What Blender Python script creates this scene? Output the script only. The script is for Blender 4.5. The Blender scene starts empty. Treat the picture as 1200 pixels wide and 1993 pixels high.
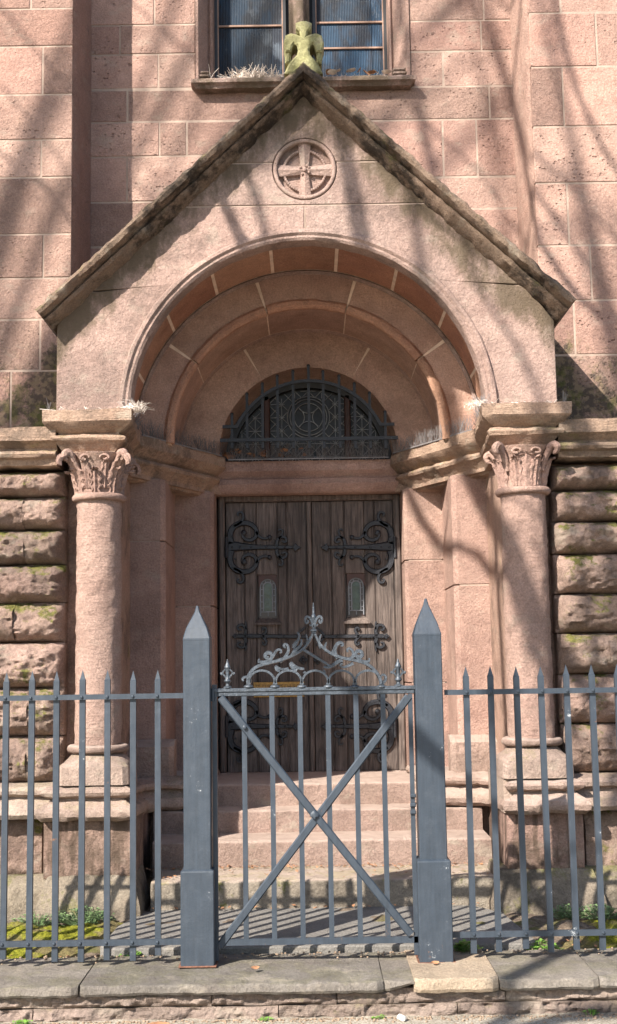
import bpy, bmesh, math, random
import numpy as np
from mathutils import Vector, Matrix, noise
random.seed(7)
SC = bpy.context.scene
# ------------------------------------------------------------------ camera
FPX, PITCH, ROLL, EYE = 2420.0, math.radians(6.9), math.radians(0.9), 1.6
CM = Matrix.Rotation(math.pi/2 + PITCH, 3, 'X') @ Matrix.Rotation(-ROLL, 3, 'Z')
cam = bpy.data.cameras.new('camera'); cam_o = bpy.data.objects.new('camera', cam)
SC.collection.objects.link(cam_o); SC.camera = cam_o
cam_o.matrix_world = Matrix.Translation((0, 0, EYE)) @ CM.to_4x4()
cam.sensor_fit = 'VERTICAL'; cam.sensor_height = 36; cam.lens = 36*FPX/1993
cam.clip_start = 0.05; cam.clip_end = 500
def at(u, v, Y):
    """world X, Z of a photograph pixel on the vertical plane at depth Y"""
    d = CM @ Vector(((u-600)/FPX, -(v-996.5)/FPX, -1)); t = Y/d.y
    return d.x*t, EYE + d.z*t
# ------------------------------------------------------------------ light
SUN = Vector((0.80, 1.0, -0.99)).normalized()
w = bpy.data.worlds.new('World'); SC.world = w; w.use_nodes = True
nt = w.node_tree; bg = nt.nodes['Background']
sky = nt.nodes.new('ShaderNodeTexSky'); sky.sky_type = 'NISHITA'; sky.sun_disc = False
sky.sun_elevation = math.asin(-SUN.z)
sky.sun_rotation = math.atan2(-SUN.x, -SUN.y)
nt.links.new(sky.outputs[0], bg.inputs[0]); bg.inputs[1].default_value = 0.105
sl = bpy.data.lights.new('sun', 'SUN'); sl.energy = 5.0; sl.angle = math.radians(0.55); sl.color = (1, 0.94, 0.865)
so = bpy.data.objects.new('sun', sl); SC.collection.objects.link(so)
so.rotation_euler = SUN.to_track_quat('-Z', 'Y').to_euler(); so.location = (-6, -8, 9)
SC.view_settings.view_transform = 'Standard'; SC.view_settings.look = 'None'
SC.view_settings.exposure = 1.28; SC.view_settings.gamma = 1
SC.view_settings.use_curve_mapping = False

# ------------------------------------------------------------------ materials
class NT:
    def __init__(s, name):
        s.m = bpy.data.materials.new(name); s.m.use_nodes = True
        s.t = s.m.node_tree; s.b = s.t.nodes['Principled BSDF']
        g = s.t.nodes.new('ShaderNodeNewGeometry'); s.pos = g.outputs['Position']; s.nrm = g.outputs['Normal']
        s.rnd = s.t.nodes.new('ShaderNodeObjectInfo').outputs['Random']
        sp = s.t.nodes.new('ShaderNodeSeparateXYZ'); s.t.links.new(s.pos, sp.inputs[0])
        s.x, s.y, s.z = sp.outputs
    def lk(s, a, b):
        if isinstance(a, (int, float, tuple)): b.default_value = a
        else: s.t.links.new(a, b)
    def math(s, op, a, b=0.0, c=None, clamp=False):
        n = s.t.nodes.new('ShaderNodeMath'); n.operation = op; n.use_clamp = clamp
        s.lk(a, n.inputs[0]); s.lk(b, n.inputs[1])
        if c is not None: s.lk(c, n.inputs[2])
        return n.outputs[0]
    def vscale(s, v, sc, off=None):
        n = s.t.nodes.new('ShaderNodeMapping'); s.lk(v, n.inputs[0]); n.inputs['Scale'].default_value = sc
        if off: n.inputs['Rotation'].default_value = off
        return n.outputs[0]
    def noise(s, scale, detail=4, rough=.55, v=None, dist=0, offs=None):
        n = s.t.nodes.new('ShaderNodeTexNoise'); s.lk(v if v is not None else s.pos, n.inputs['Vector'])
        n.inputs['Scale'].default_value = scale; n.inputs['Detail'].default_value = detail
        n.inputs['Roughness'].default_value = rough; n.inputs['Distortion'].default_value = dist
        return n.outputs[0]
    def voro(s, scale, v=None, feature='F1', out=0):
        n = s.t.nodes.new('ShaderNodeTexVoronoi'); s.lk(v if v is not None else s.pos, n.inputs['Vector'])
        n.inputs['Scale'].default_value = scale; n.feature = feature
        return n.outputs[out]
    def mr(s, v, a, b, c=0.0, d=1.0, smooth=True):
        n = s.t.nodes.new('ShaderNodeMapRange'); n.interpolation_type = 'SMOOTHSTEP' if smooth else 'LINEAR'
        s.lk(v, n.inputs[0])
        for i, q in enumerate((a, b, c, d)): n.inputs[i+1].default_value = q
        return n.outputs[0]
    def mix(s, f, a, b, mode='MIX'):
        n = s.t.nodes.new('ShaderNodeMix'); n.data_type = 'RGBA'; n.blend_type = mode; n.clamp_factor = True
        def c(q): return q + (1,) if isinstance(q, tuple) and len(q) == 3 else q
        s.lk(f, n.inputs[0]); s.lk(c(a), n.inputs[6]); s.lk(c(b), n.inputs[7])
        return n.outputs[2]
    def val(s, col, fac):
        n = s.t.nodes.new('ShaderNodeHueSaturation'); s.lk(col, n.inputs['Color']); s.lk(fac, n.inputs['Value'])
        return n.outputs[0]
    def bump(s, h, dist, prev=None, strength=1.0):
        n = s.t.nodes.new('ShaderNodeBump'); s.lk(h, n.inputs['Height'])
        n.inputs['Distance'].default_value = dist; n.inputs['Strength'].default_value = strength
        if prev is not None: s.t.links.new(prev, n.inputs['Normal'])
        return n.outputs[0]
    def out(s, col, rough=.9, normal=None, metal=0.0, spec=.3):
        c = col + (1,) if isinstance(col, tuple) and len(col) == 3 else col
        s.lk(c, s.b.inputs['Base Color']); s.lk(rough, s.b.inputs['Roughness'])
        s.b.inputs['Metallic'].default_value = metal; s.b.inputs['Specular IOR Level'].default_value = spec
        if normal is not None: s.t.links.new(normal, s.b.inputs['Normal'])
        return s.m

MOSSG = (.10, .11, .015); LICH = (.22, .21, .13)
def stone(name, a, b, c, var=.16, pits=0.0, grain=1.0, blotch=.5, dark=0.0, moss=0.0, mossz=None, pale=0.0, rock=0.0, streak=0.0, tool=0.0, darkcol=(.055, .045, .035), dside=None, rake=False, dust=0.0):
    """weathered sandstone: a/b mottled, c drifts between stones; dark crust, moss and pale lichen with shapes of their own"""
    t = NT(name)
    n1 = t.noise(1.7, 6, .6); n2 = t.noise(9, 8, .62); n3 = t.noise(85, 5, .75)
    n4 = t.noise(3.1, 7, .65, t.vscale(t.pos, (1, 1, 1), (1.1, .4, .2)))
    col = t.mix(t.mr(n1, .36, .64), a, b)
    col = t.mix(t.mr(t.rnd, 0, 1, 0, .75, False), col, c)
    col = t.mix(t.mr(n4, .5, .72, 0, blotch), col, (a[0]*.62, a[1]*.56, a[2]*.55))
    col = t.val(col, t.math('ADD', t.mr(n2, .25, .75, .82, 1.16, False), t.mr(t.math('FRACT', t.math('MULTIPLY', t.rnd, 7.31)), 0, 1, -var, var*.8, False)))
    col = t.val(col, t.mr(n3, .3, .7, .70, 1.28, False))
    col = t.val(col, t.mr(t.noise(160, 3, .7), .3, .7, .84, 1.14, False))
    if pale:
        col = t.mix(t.mr(t.noise(5.2, 8, .7, t.vscale(t.pos, (1, 1, 1.6), (.2, .9, .1))), .54, .66, 0, pale), col, (.42, .36, .28))
    if streak:
        sn = t.noise(1, 6, .6, t.vscale(t.pos, (16, 16, 2.2)))
        col = t.mix(t.mr(sn, .46, .62, 0, streak), col, darkcol)
    if dark:
        d = t.mr(t.math('ADD', t.noise(2.3, 9, .72), t.math('MULTIPLY', t.noise(30, 4, .6), .18)), .55, .70, 0, dark)
        col = t.mix(d, col, darkcol)
    if rake:                                       # black-green crust running down from under the coping, strongest at the eaves
        d = t.math('SUBTRACT', t.math('SUBTRACT', 4.99, t.math('MULTIPLY', t.math('ABSOLUTE', t.x), .93)), t.z)
        rm = t.math('MULTIPLY', t.mr(d, -.02, .42, 1, 0), t.mr(t.z, 3.1, 4.4, .55, .38))
        rn = t.noise(1, 7, .7, t.vscale(t.pos, (5.5, 5.5, 2.6)))
        q = t.math('ADD', t.math('ADD', rn, rm), t.math('MULTIPLY', t.noise(45, 4, .7), .14))
        col = t.mix(t.mr(q, .76, 1.02, 0, .85), col, (.10, .075, .045))
    if mossz:
        zz = t.mr(t.z, mossz[0], mossz[1], 1, 0)
        zz = t.math('MULTIPLY', zz, t.mr(t.z, mossz[2], mossz[3], 0, 1)) if len(mossz) > 3 else zz
        if dside:                                  # runs of crust down the corner next to the porch eaves
            zz = t.math('MULTIPLY', zz, t.mr(t.math('ABSOLUTE', t.x), dside[0], dside[1], 1, .45))
        mk = t.math('ADD', t.noise(4.5, 9, .75), t.math('MULTIPLY', zz, .46))
        mk = t.math('ADD', mk, t.math('MULTIPLY', t.noise(38, 5, .7), .22))
        dk = t.mr(mk, .70, .86, 0, .9)
        col = t.mix(dk, col, t.mix(t.mr(t.noise(24, 4), .42, .6), darkcol, (.19, .14, .085)))
        gm = t.mr(t.math('ADD', t.noise(7, 7, .7), t.math('MULTIPLY', zz, .12)), .56, .68, 0, .85)
        col = t.mix(t.math('MULTIPLY', gm, zz), col, MOSSG)
    if moss:
        up = t.t.nodes.new('ShaderNodeSeparateXYZ'); t.t.links.new(t.nrm, up.inputs[0])
        g = t.math('ADD', t.noise(5.5, 8, .75), t.math('MULTIPLY', t.math('MAXIMUM', up.outputs[2], 0.0), .12))
        g = t.math('ADD', g, t.math('MULTIPLY', t.noise(60, 3, .7), .10))
        col = t.mix(t.mr(g, .63, .74, 0, moss), col, t.mix(t.mr(t.noise(40, 3), .4, .6), MOSSG, (.2, .19, .04)))
    if dust:                                       # pale worn grit lying on upward faces
        dn = t.t.nodes.new('ShaderNodeSeparateXYZ'); t.t.links.new(t.nrm, dn.inputs[0])
        col = t.mix(t.math('MULTIPLY', t.mr(dn.outputs[2], .3, .85, 0, dust), t.mr(n2, .25, .6, .5, 1)), col, (.52, .40, .33))
    nm = t.bump(n3, .009*grain)
    nm = t.bump(n2, .015*(1+rock), nm)
    nm = t.bump(t.noise(38, 6, .7), .008*grain, nm)
    if pits:
        v = t.vscale(t.pos, (30, 30, 46), (0, .35, 0))
        pv = t.voro(1.0, t.mix(.12, v, t.t.nodes[-1].outputs[0]) if False else v)
        gate = t.mr(t.noise(3.3, 4, .6), .40, .58)
        pit = t.math('MULTIPLY', t.mr(pv, .12, .34, 1, 0), gate)
        pit = t.math('MULTIPLY', pit, t.mr(t.noise(20, 3), .45, .6))
        pit = t.math('MULTIPLY', pit, t.mr(t.math('FRACT', t.math('MULTIPLY', t.rnd, 3.7)), .1, .8, .05, 1.0))
        rr_ = t.math('MULTIPLY', t.math('GREATER_THAN', t.math('FRACT', t.math('MULTIPLY', t.rnd, 11.9)), .62), t.noise(24, 8, .75))
        nm = t.bump(rr_, .03, nm)
        nm = t.bump(t.math('MULTIPLY', pit, -1.0), .016*pits, nm)
        col = t.mix(t.math('MULTIPLY', pit, .35), col, (a[0]*.5, a[1]*.42, a[2]*.4))
    if rock:
        nm = t.bump(t.noise(32, 9, .75), .03*rock, nm)
    if tool:
        nm = t.bump(t.noise(1, 5, .6, t.vscale(t.pos, (6, 6, 60), (0, .25, 0))), .012*tool, nm)
    return t.out(col, t.mr(n2, .3, .7, .78, .95), nm, spec=.25)

A, B, Cc = (.425, .257, .20), (.34, .198, .156), (.45, .305, .24)
M = {}
M['ashlar'] = stone('ashlar stone', A, B, Cc, pits=1.0, blotch=.45, pale=.3, var=.2)
M['buttress'] = stone('buttress stone', (.43, .255, .195), (.355, .212, .166), (.44, .295, .23), pits=1.0, blotch=.4, pale=.25, var=.2, mossz=(3.2, 4.0), dside=(1.5, 1.95))
M['porch'] = stone('porch stone', (.39, .268, .22), (.44, .32, .268), (.36, .24, .195), var=.06, blotch=.6, grain=1.2, pale=.35, dark=.35, rake=True)
M['jamb'] = stone('jamb stone', (.39, .25, .20), (.335, .21, .168), (.41, .275, .215), var=.09, blotch=.65, grain=1.2, dark=.28, pale=.2, darkcol=(.14, .085, .07))
M['column'] = stone('column stone', (.44, .285, .225), (.39, .25, .20), (.44, .30, .24), var=.05, blotch=.35, grain=1.6, pale=.3, rock=.6, tool=.5)
M['sidepier'] = stone('mossy pier stone', (.42, .27, .205), (.38, .25, .185), (.42, .27, .205), var=.03, blotch=.4, grain=1.4, moss=.6, dark=.45, pale=.3, rock=.3)
M['splay'] = stone('splay stone', (.52, .33, .25), (.44, .27, .205), (.50, .325, .24), var=.10, blotch=.7, grain=1.2, dark=.2, darkcol=(.17, .10, .075))
M['soffit'] = stone('soffit stone', (.45, .215, .135), (.34, .15, .10), (.50, .30, .20), var=.22, blotch=.5, tool=.6)
M['cornice'] = stone('cornice stone', (.37, .25, .18), (.31, .20, .145), (.35, .24, .17), var=.05, blotch=.6, dark=.55, pale=.5, tool=.8, moss=.35)
M['coping'] = stone('coping stone', (.30, .20, .145), (.22, .15, .105), (.28, .2, .14), var=.1, blotch=.6, dark=.95, pale=.55, moss=.35, rock=1.0, darkcol=(.045, .033, .024))
M['finial'] = stone('finial stone', (.40, .37, .19), (.31, .29, .12), (.36, .34, .15), var=.05, blotch=.3, pale=.6, moss=.3, dark=.6, darkcol=(.11, .10, .04))
M['rock'] = stone('rock faced stone', (.46, .31, .25), (.39, .265, .21), (.43, .31, .24), var=.16, blotch=.5, dark=.42, pale=.5, moss=.9, rock=1.1)
M['plinth'] = stone('plinth stone', (.33, .21, .168), (.26, .172, .138), (.32, .22, .17), var=.06, blotch=.5, dark=.75, pale=.3, rock=.4, streak=.75, darkcol=(.085, .058, .04))
M['base'] = stone('base stone', (.36, .265, .215), (.31, .225, .18), (.35, .27, .215), var=.05, blotch=.4, dark=.25, pale=.4, moss=.2)
M['step'] = stone('step stone', (.40, .28, .228), (.34, .235, .19), (.38, .275, .22), var=.07, blotch=.55, dark=.38, darkcol=(.17, .12, .09), pale=.55, dust=.8, rock=.7)
M['foot'] = stone('foot stone', (.25, .20, .15), (.19, .155, .118), (.24, .20, .145), var=.06, blotch=.5, dark=.7, pale=.4, moss=.5, rock=.3)
M['lowstep'] = stone('low step stone', (.27, .23, .18), (.23, .19, .145), (.27, .23, .18), var=.06, blotch=.3, dark=.6, pale=.5, moss=.8, rock=.4, dust=.6)
M['flag'] = stone('bluestone', (.21, .195, .175), (.18, .17, .155), (.22, .20, .175), var=.08, blotch=.2, pale=.25)
M['cap'] = stone('kerb capstone', (.24, .21, .18), (.20, .178, .152), (.26, .225, .185), var=.12, blotch=.5, dark=.25, pale=.45, moss=.15, rock=.2)
M['capt'] = stone('kerb tan capstone', (.40, .31, .22), (.36, .28, .2), (.4, .31, .22), var=.05, blotch=.2, pale=.2)
M['kerb'] = stone('kerb rubble', (.29, .215, .18), (.235, .175, .145), (.32, .25, .20), var=.2, blotch=.4, dark=.3, pale=.35, rock=.35, tool=1.0, moss=.25)

def simple(name, col, rough=.6, metal=0.0, spec=.5, nscale=20, amt=.15, bmp=0.0, bscale=60):
    t = NT(name); n = t.noise(nscale, 5, .6)
    c = t.val(t.mix(0.0, col, col), t.mr(n, .3, .7, 1-amt, 1+amt, False))
    return t.out(c, rough, t.bump(t.noise(bscale, 4), bmp) if bmp else None, metal, spec)
M['mortar'] = simple('mortar', (.35, .262, .205), .95, bmp=.004, amt=.25, nscale=8)
M['mortarp'] = simple('pale arch mortar', (.66, .50, .38), .95, bmp=.004, amt=.2, nscale=12)
M['mortard'] = simple('old mortar', (.30, .19, .14), .95, bmp=.004, amt=.3, nscale=12)
M['iron'] = simple('black iron', (.010, .011, .015), .5, 0.0, .5, 30, .4, .003, 90)
t = NT('grey paint'); n = t.noise(14, 6, .7); f = t.noise(160, 3, .7)
col = t.mix(t.mr(n, .55, .75, 0, .5), (.030, .040, .053), (.056, .068, .084))
col = t.mix(t.mr(t.math('ADD', t.noise(7, 8, .8), t.math('MULTIPLY', t.noise(70, 3), .2)), .745, .80), col, (.30, .31, .31))
col = t.mix(t.mr(t.math('ADD', t.noise(5, 8, .8, t.vscale(t.pos, (1, 1, 1), (1, 0, 0))), t.math('MULTIPLY', t.noise(50, 3), .2)), .755, .80), col, (.15, .075, .04))
col = t.val(col, t.mr(t.noise(1, 6, .65, t.vscale(t.pos, (60, 60, 5))), .3, .7, .82, 1.18, False))
col = t.mix(t.mr(t.math('ADD', t.noise(1, 7, .75, t.vscale(t.pos, (30, 30, 7))), t.math('MULTIPLY', t.mr(t.z, .25, .75, 1, 0), .10)), .70, .80, 0, .8), col, (.13, .075, .045))
M['paint'] = t.out(col, t.mr(n, .3, .7, .38, .6), t.bump(f, .0007, t.bump(t.noise(10, 3), .002)), 0.0, .5)
M['pewter'] = simple('worn grey cast iron', (.048, .058, .070), .42, 0.1, .5, 40, .45, .003, 110)
M['glass'] = simple('dark leaded glass', (.02, .018, .017), .35, 0, .25, 9, .6, .004, 9)
t = NT('guarded stained glass')
wv = t.t.nodes.new('ShaderNodeTexWave'); t.lk(t.pos, wv.inputs[0]); wv.bands_direction = 'X'; wv.inputs['Scale'].default_value = 26; wv.inputs['Distortion'].default_value = .6; wv.inputs['Detail'].default_value = 2
pv = t.t.nodes.new('ShaderNodeVectorMath'); pv.operation = 'ADD'; t.lk(t.pos, pv.inputs[0]); t.lk(t.math('MULTIPLY', t.rnd, 40), pv.inputs[1])
c1 = t.mix(t.mr(t.noise(6.5, 5, .7, t.vscale(pv.outputs[0], (1, 1, .4))), .42, .60), (.016, .02, .028), (.018, .045, .08))
c1 = t.mix(t.mr(t.noise(4.0, 6, .7, t.vscale(pv.outputs[0], (1, 1, .7), (.4, .2, .9))), .56, .66, 0, .8), c1, (.10, .12, .14))
c1 = t.val(c1, t.mr(t.math('FRACT', t.math('MULTIPLY', t.rnd, 5.3)), 0, 1, .45, 1.7, False))
c1 = t.mix(t.mr(wv.outputs[1], .55, .95, 0, .25), c1, (.10, .115, .13))
M['sglass'] = t.out(c1, .25, t.bump(wv.outputs[1], .004), 0, .3)
M['greenglass'] = simple('old green glass', (.025, .045, .032), .25, 0, .5, 14, .7, .003, 20)
M['redglass'] = simple('dull red glass', (.04, .02, .016), .3, 0, .5, 20, .5)
M['lead'] = simple('lead came', (.22, .21, .20), .5, .3, .4, 30, .3)
M['leadd'] = simple('dark lead', (.17, .17, .18), .5, .3, .4)
M['wframe'] = simple('dark window frame', (.02, .018, .017), .5)
M['wood2'] = simple('reddish frame wood', (.06, .025, .017), .6, nscale=12, amt=.4)
t = NT('old oak')
wn = t.noise(1, 8, .65, t.vscale(t.pos, (70, 70, 4.5)), .8); wl = t.noise(3, 5, .6)
col = t.mix(t.mr(wn, .35, .66), (.052, .038, .032), (.145, .112, .094))
col = t.val(col, t.math('ADD', t.mr(wl, .3, .7, .7, 1.2), t.mr(t.rnd, 0, 1, -.22, .22, False)))
M['wood'] = t.out(col, .62, t.bump(wn, .006), 0, .35)
M['brass'] = simple('brass sign', (.34, .19, .045), .5, .2, .4, 50, .35)
M['brasslet'] = simple('sign lettering', (.10, .055, .02), .6)
M['spike'] = simple('grey plastic spike', (.17, .155, .15), .5, nscale=15, amt=.3)
M['straw'] = simple('dry pale straw', (.62, .53, .45), .8, nscale=30, amt=.3)
t = NT('soil'); n = t.noise(30, 8, .75)
col = t.mix(t.mr(n, .35, .65), (.10, .07, .05), (.26, .20, .145)); col = t.mix(t.mr(t.noise(4, 6, .7), .5, .62, 0, .8), col, (.13, .13, .03))
M['soil'] = t.out(col, .95, t.bump(n, .03))
t = NT('moss'); n = t.noise(70, 6, .75); n2 = t.noise(6, 5, .6)
col = t.mix(t.mr(n, .35, .65), (.10, .11, .012), (.33, .32, .035)); col = t.mix(t.mr(n2, .44, .58, 0, .85), col, (.20, .155, .085))
M['moss'] = t.out(col, .95, t.bump(n, .02, t.bump(t.noise(25, 5), .03)), 0, .1)
t = NT('pavement'); n = t.noise(120, 5, .7); n2 = t.noise(3, 6, .6)
col = t.mix(t.mr(n, .4, .62), (.22, .185, .14), (.46, .41, .33)); col = t.val(col, t.mr(n2, .3, .7, .8, 1.15))
M['pave'] = t.out(col, .92, t.bump(n, .006, t.bump(t.noise(20, 5), .006)))
M['leaf'] = simple('fresh green leaf', (.13, .25, .04), .5, nscale=40, amt=.4)
M['leaf2'] = simple('grey green leaf', (.13, .20, .08), .6, nscale=40, amt=.4)
M['dead'] = simple('dead leaf', (.30, .145, .07), .8, nscale=30, amt=.5)
M['bark'] = simple('grey bark', (.12, .10, .08), .9, nscale=9, amt=.4, bmp=.02, bscale=14)
M['pebble'] = simple('pale pebble', (.6, .57, .52), .8, nscale=60, amt=.2)
M['pebble2'] = simple('brown grit', (.24, .17, .115), .9, nscale=90, amt=.6)
M['rust'] = simple('rusty plate', (.14, .06, .035), .8, nscale=60, amt=.5, bmp=.004)
M['asphalt'] = simple('asphalt', (.055, .055, .055), .9, nscale=60, amt=.3)

# ------------------------------------------------------------------ mesh helpers
class MB:
    def __init__(s): s.v = []; s.f = []
    def add(s, vs, fs):
        o = len(s.v); s.v += [tuple(p) for p in vs]; s.f += [tuple(i+o for i in f) for f in fs]; return s
    def box(s, x0, x1, y0, y1, z0, z1, ch=0.0):
        """box whose front (-Y) arrises are chamfered by ch"""
        if ch <= 0:
            vs = [(x0,y0,z0),(x1,y0,z0),(x1,y0,z1),(x0,y0,z1),(x0,y1,z0),(x1,y1,z0),(x1,y1,z1),(x0,y1,z1)]
            return s.add(vs, [(0,1,2,3),(5,4,7,6),(4,0,3,7),(1,5,6,2),(3,2,6,7),(4,5,1,0)])
        c = ch
        vs = [(x0+c,y0,z0+c),(x1-c,y0,z0+c),(x1-c,y0,z1-c),(x0+c,y0,z1-c),(x0,y0+c,z0),(x1,y0+c,z0),(x1,y0+c,z1),(x0,y0+c,z1),
              (x0,y1,z0),(x1,y1,z0),(x1,y1,z1),(x0,y1,z1)]
        return s.add(vs, [(0,1,2,3),(4,5,1,0),(5,6,2,1),(6,7,3,2),(7,4,0,3),(8,9,5,4),(9,10,6,5),(10,11,7,6),(11,8,4,7),(9,8,11,10)])
    def prism(s, poly, y0, y1, ch=0.0):
        """XZ polygon (counter-clockwise seen from -Y) extruded y0..y1"""
        n = len(poly); P = [Vector((p[0], p[1])) for p in poly]
        if ch > 0:
            ins = []
            for i in range(n):
                a, b, c = P[i-1], P[i], P[(i+1) % n]
                d1 = (b-a).normalized(); d2 = (c-b).normalized()
                n1 = Vector((-d1.y, d1.x)); n2 = Vector((-d2.y, d2.x)); m = n1+n2
                m = m/max(m.dot(n1), .35); ins.append(b+m*ch)
            vs = [(p.x, y0, p.y) for p in ins]+[(p.x, y0+ch, p.y) for p in P]+[(p.x, y1, p.y) for p in P]
            fs = [tuple(range(n))]
            for k in (0, 1):
                for i in range(n):
                    j = (i+1) % n; fs.append((k*n+i, (k+1)*n+i, (k+1)*n+j, k*n+j))
            fs.append(tuple(range(3*n-1, 2*n-1, -1)))
            return s.add(vs, fs)
        vs = [(p.x, y0, p.y) for p in P]+[(p.x, y1, p.y) for p in P]
        fs = [tuple(range(n)), tuple(range(2*n-1, n-1, -1))]+[(i, n+i, n+(i+1) % n, (i+1) % n) for i in range(n)]
        return s.add(vs, fs)
    def tube(s, pts, r, sides=6, caps=True):
        pts = [Vector(p) for p in pts]; n = len(pts)
        rs = r if isinstance(r, (list, tuple)) else [r]*n
        vs = []; up = None
        for i in range(n):
            d = (pts[min(i+1, n-1)]-pts[max(i-1, 0)]).normalized()
            if up is None: up = d.orthogonal().normalized()
            up = (up-d*up.dot(d)).normalized() if (up-d*up.dot(d)).length > 1e-5 else d.orthogonal().normalized()
            q = d.cross(up)
            for k in range(sides):
                a = 2*math.pi*k/sides; vs.append(pts[i]+(up*math.cos(a)+q*math.sin(a))*rs[i])
        fs = [(i*sides+k, i*sides+(k+1) % sides, (i+1)*sides+(k+1) % sides, (i+1)*sides+k) for i in range(n-1) for k in range(sides)]
        if caps: fs += [tuple(range(sides-1, -1, -1)), tuple((n-1)*sides+k for k in range(sides))]
        return s.add(vs, fs)
    def lathe(s, prof, cx, cy, sides=32):
        n = len(prof); vs = [(cx+r*math.cos(2*math.pi*k/sides), cy+r*math.sin(2*math.pi*k/sides), z) for r, z in prof for k in range(sides)]
        fs = [(i*sides+k, i*sides+(k+1) % sides, (i+1)*sides+(k+1) % sides, (i+1)*sides+k) for i in range(n-1) for k in range(sides)]
        fs += [tuple(range(sides-1, -1, -1)), tuple((n-1)*sides+k for k in range(sides))]
        return s.add(vs, fs)
    def sphere(s, c, r, seg=8, rings=5):
        rx, ry, rz = r if isinstance(r, tuple) else (r, r, r)
        vs = [(c[0], c[1], c[2]+rz)]
        for i in range(1, rings):
            a = math.pi*i/rings
            vs += [(c[0]+rx*math.sin(a)*math.cos(2*math.pi*k/seg), c[1]+ry*math.sin(a)*math.sin(2*math.pi*k/seg), c[2]+rz*math.cos(a)) for k in range(seg)]
        vs.append((c[0], c[1], c[2]-rz)); L = len(vs)-1
        fs = [(0, 1+k, 1+(k+1) % seg) for k in range(seg)]
        fs += [(1+i*seg+k, 1+(i+1)*seg+k, 1+(i+1)*seg+(k+1) % seg, 1+i*seg+(k+1) % seg) for i in range(rings-2) for k in range(seg)]
        fs += [(L, 1+(rings-2)*seg+(k+1) % seg, 1+(rings-2)*seg+k) for k in range(seg)]
        return s.add(vs, fs)
    def sweep(s, path, prof, frame, closed_prof=True, flip=False, step=None, side=1):
        """profile (off, dep) swept along a 2D path with mitres; frame(p2, dep) -> xyz; off along the path's left normal * side"""
        P = [Vector(p) for p in path]; n = len(P); nr = []
        for i in range(n):
            d1 = (P[i]-P[i-1]).normalized() if i else None; d2 = (P[i+1]-P[i]).normalized() if i < n-1 else None
            d1 = d1 or d2; d2 = d2 or d1
            a = Vector((-d1.y, d1.x)); b = Vector((-d2.y, d2.x)); m = a+b; m = m/max(m.dot(a), .3); nr.append(m*side)
        if step:
            P2, N2 = [], []
            for i in range(n-1):
                k = max(1, int((P[i+1]-P[i]).length/step))
                for j in range(k): P2.append(P[i].lerp(P[i+1], j/k)); N2.append(nr[i].lerp(nr[i+1], j/k))
            P2.append(P[-1]); N2.append(nr[-1]); P, nr = P2, N2; n = len(P)
        m = len(prof); vs = [frame(P[i]+nr[i]*o, d) for i in range(n) for o, d in prof]
        fs = []
        for i in range(n-1):
            for k in range(m if closed_prof else m-1):
                a, b = i*m+k, i*m+(k+1) % m; fs.append((a, b, b+m, a+m))
        fs += [tuple(range(m)), tuple((n-1)*m+k for k in range(m-1, -1, -1))]
        return s.add(vs, fs)
    def build(s, name, mat, parent=None, smooth=35, wob=0.0, wsc=9.0, label=None, kind=None, seedv=0.0):
        me = bpy.data.meshes.new(name); me.from_pydata(s.v, [], s.f); me.update()
        bm = bmesh.new(); bm.from_mesh(me); bmesh.ops.recalc_face_normals(bm, faces=bm.faces)
        if wob:
            bm.normal_update()
            for v in bm.verts:
                q = v.co*wsc+Vector((seedv, 0, 0))
                d = noise.fractal(q, .8, 2.0, 4)
                v.co += v.normal*d*wob
        bm.to_mesh(me); bm.free()
        if smooth:
            me.polygons.foreach_set('use_smooth', [True]*len(me.polygons)); me.set_sharp_from_angle(angle=math.radians(smooth))
        me.materials.append(M[mat] if isinstance(mat, str) else mat)
        o = bpy.data.objects.new(name, me); SC.collection.objects.link(o)
        if parent is not None: put(o, parent)
        if label: o['label'] = label
        if kind: o['kind'] = kind
        return o
def wloc(o):
    p = Vector(o.location)
    while o.parent is not None: o = o.parent; p += Vector(o.location)
    return p
def put(o, parent):
    o.parent = parent; o.location = -wloc(parent)     # meshes are written in world coordinates
def thing(name, label, cat, loc=(0, 0, 0), group=None):
    o = bpy.data.objects.new(name, None); SC.collection.objects.link(o); o.location = loc; o.empty_display_size = .1
    o['label'] = label; o['category'] = cat
    if group: o['group'] = group
    return o
def tag(o, label, cat, group=None):
    o['label'] = label; o['category'] = cat
    if group: o['group'] = group
    return o
def node(name, parent, loc=None):
    o = bpy.data.objects.new(name, None); SC.collection.objects.link(o); o.parent = parent
    o.location = (0, 0, 0) if loc is None else Vector(loc)-wloc(parent); o.empty_display_size = .05
    return o
def recentre(o):
    """origin of a top-level mesh to its base"""
    me = o.data; bb = [Vector(c) for c in o.bound_box]
    c = Vector(((bb[0].x+bb[6].x)/2, (bb[0].y+bb[6].y)/2, min(b.z for b in bb)))
    me.transform(Matrix.Translation(-c)); o.location = c; return o
fxy = lambda p, z: (p.x, p.y, z)            # plan path, depth = height
fxz = lambda p, y: (p.x, y, p.y)            # elevation path, depth = Y
def arcpts(cx, cz, R, a0, a1, n=16):
    """angles measured from straight up, positive towards +X, degrees"""
    return [(cx+R*math.sin(math.radians(a0+(a1-a0)*i/n)), cz+R*math.cos(math.radians(a0+(a1-a0)*i/n))) for i in range(n+1)]
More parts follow.
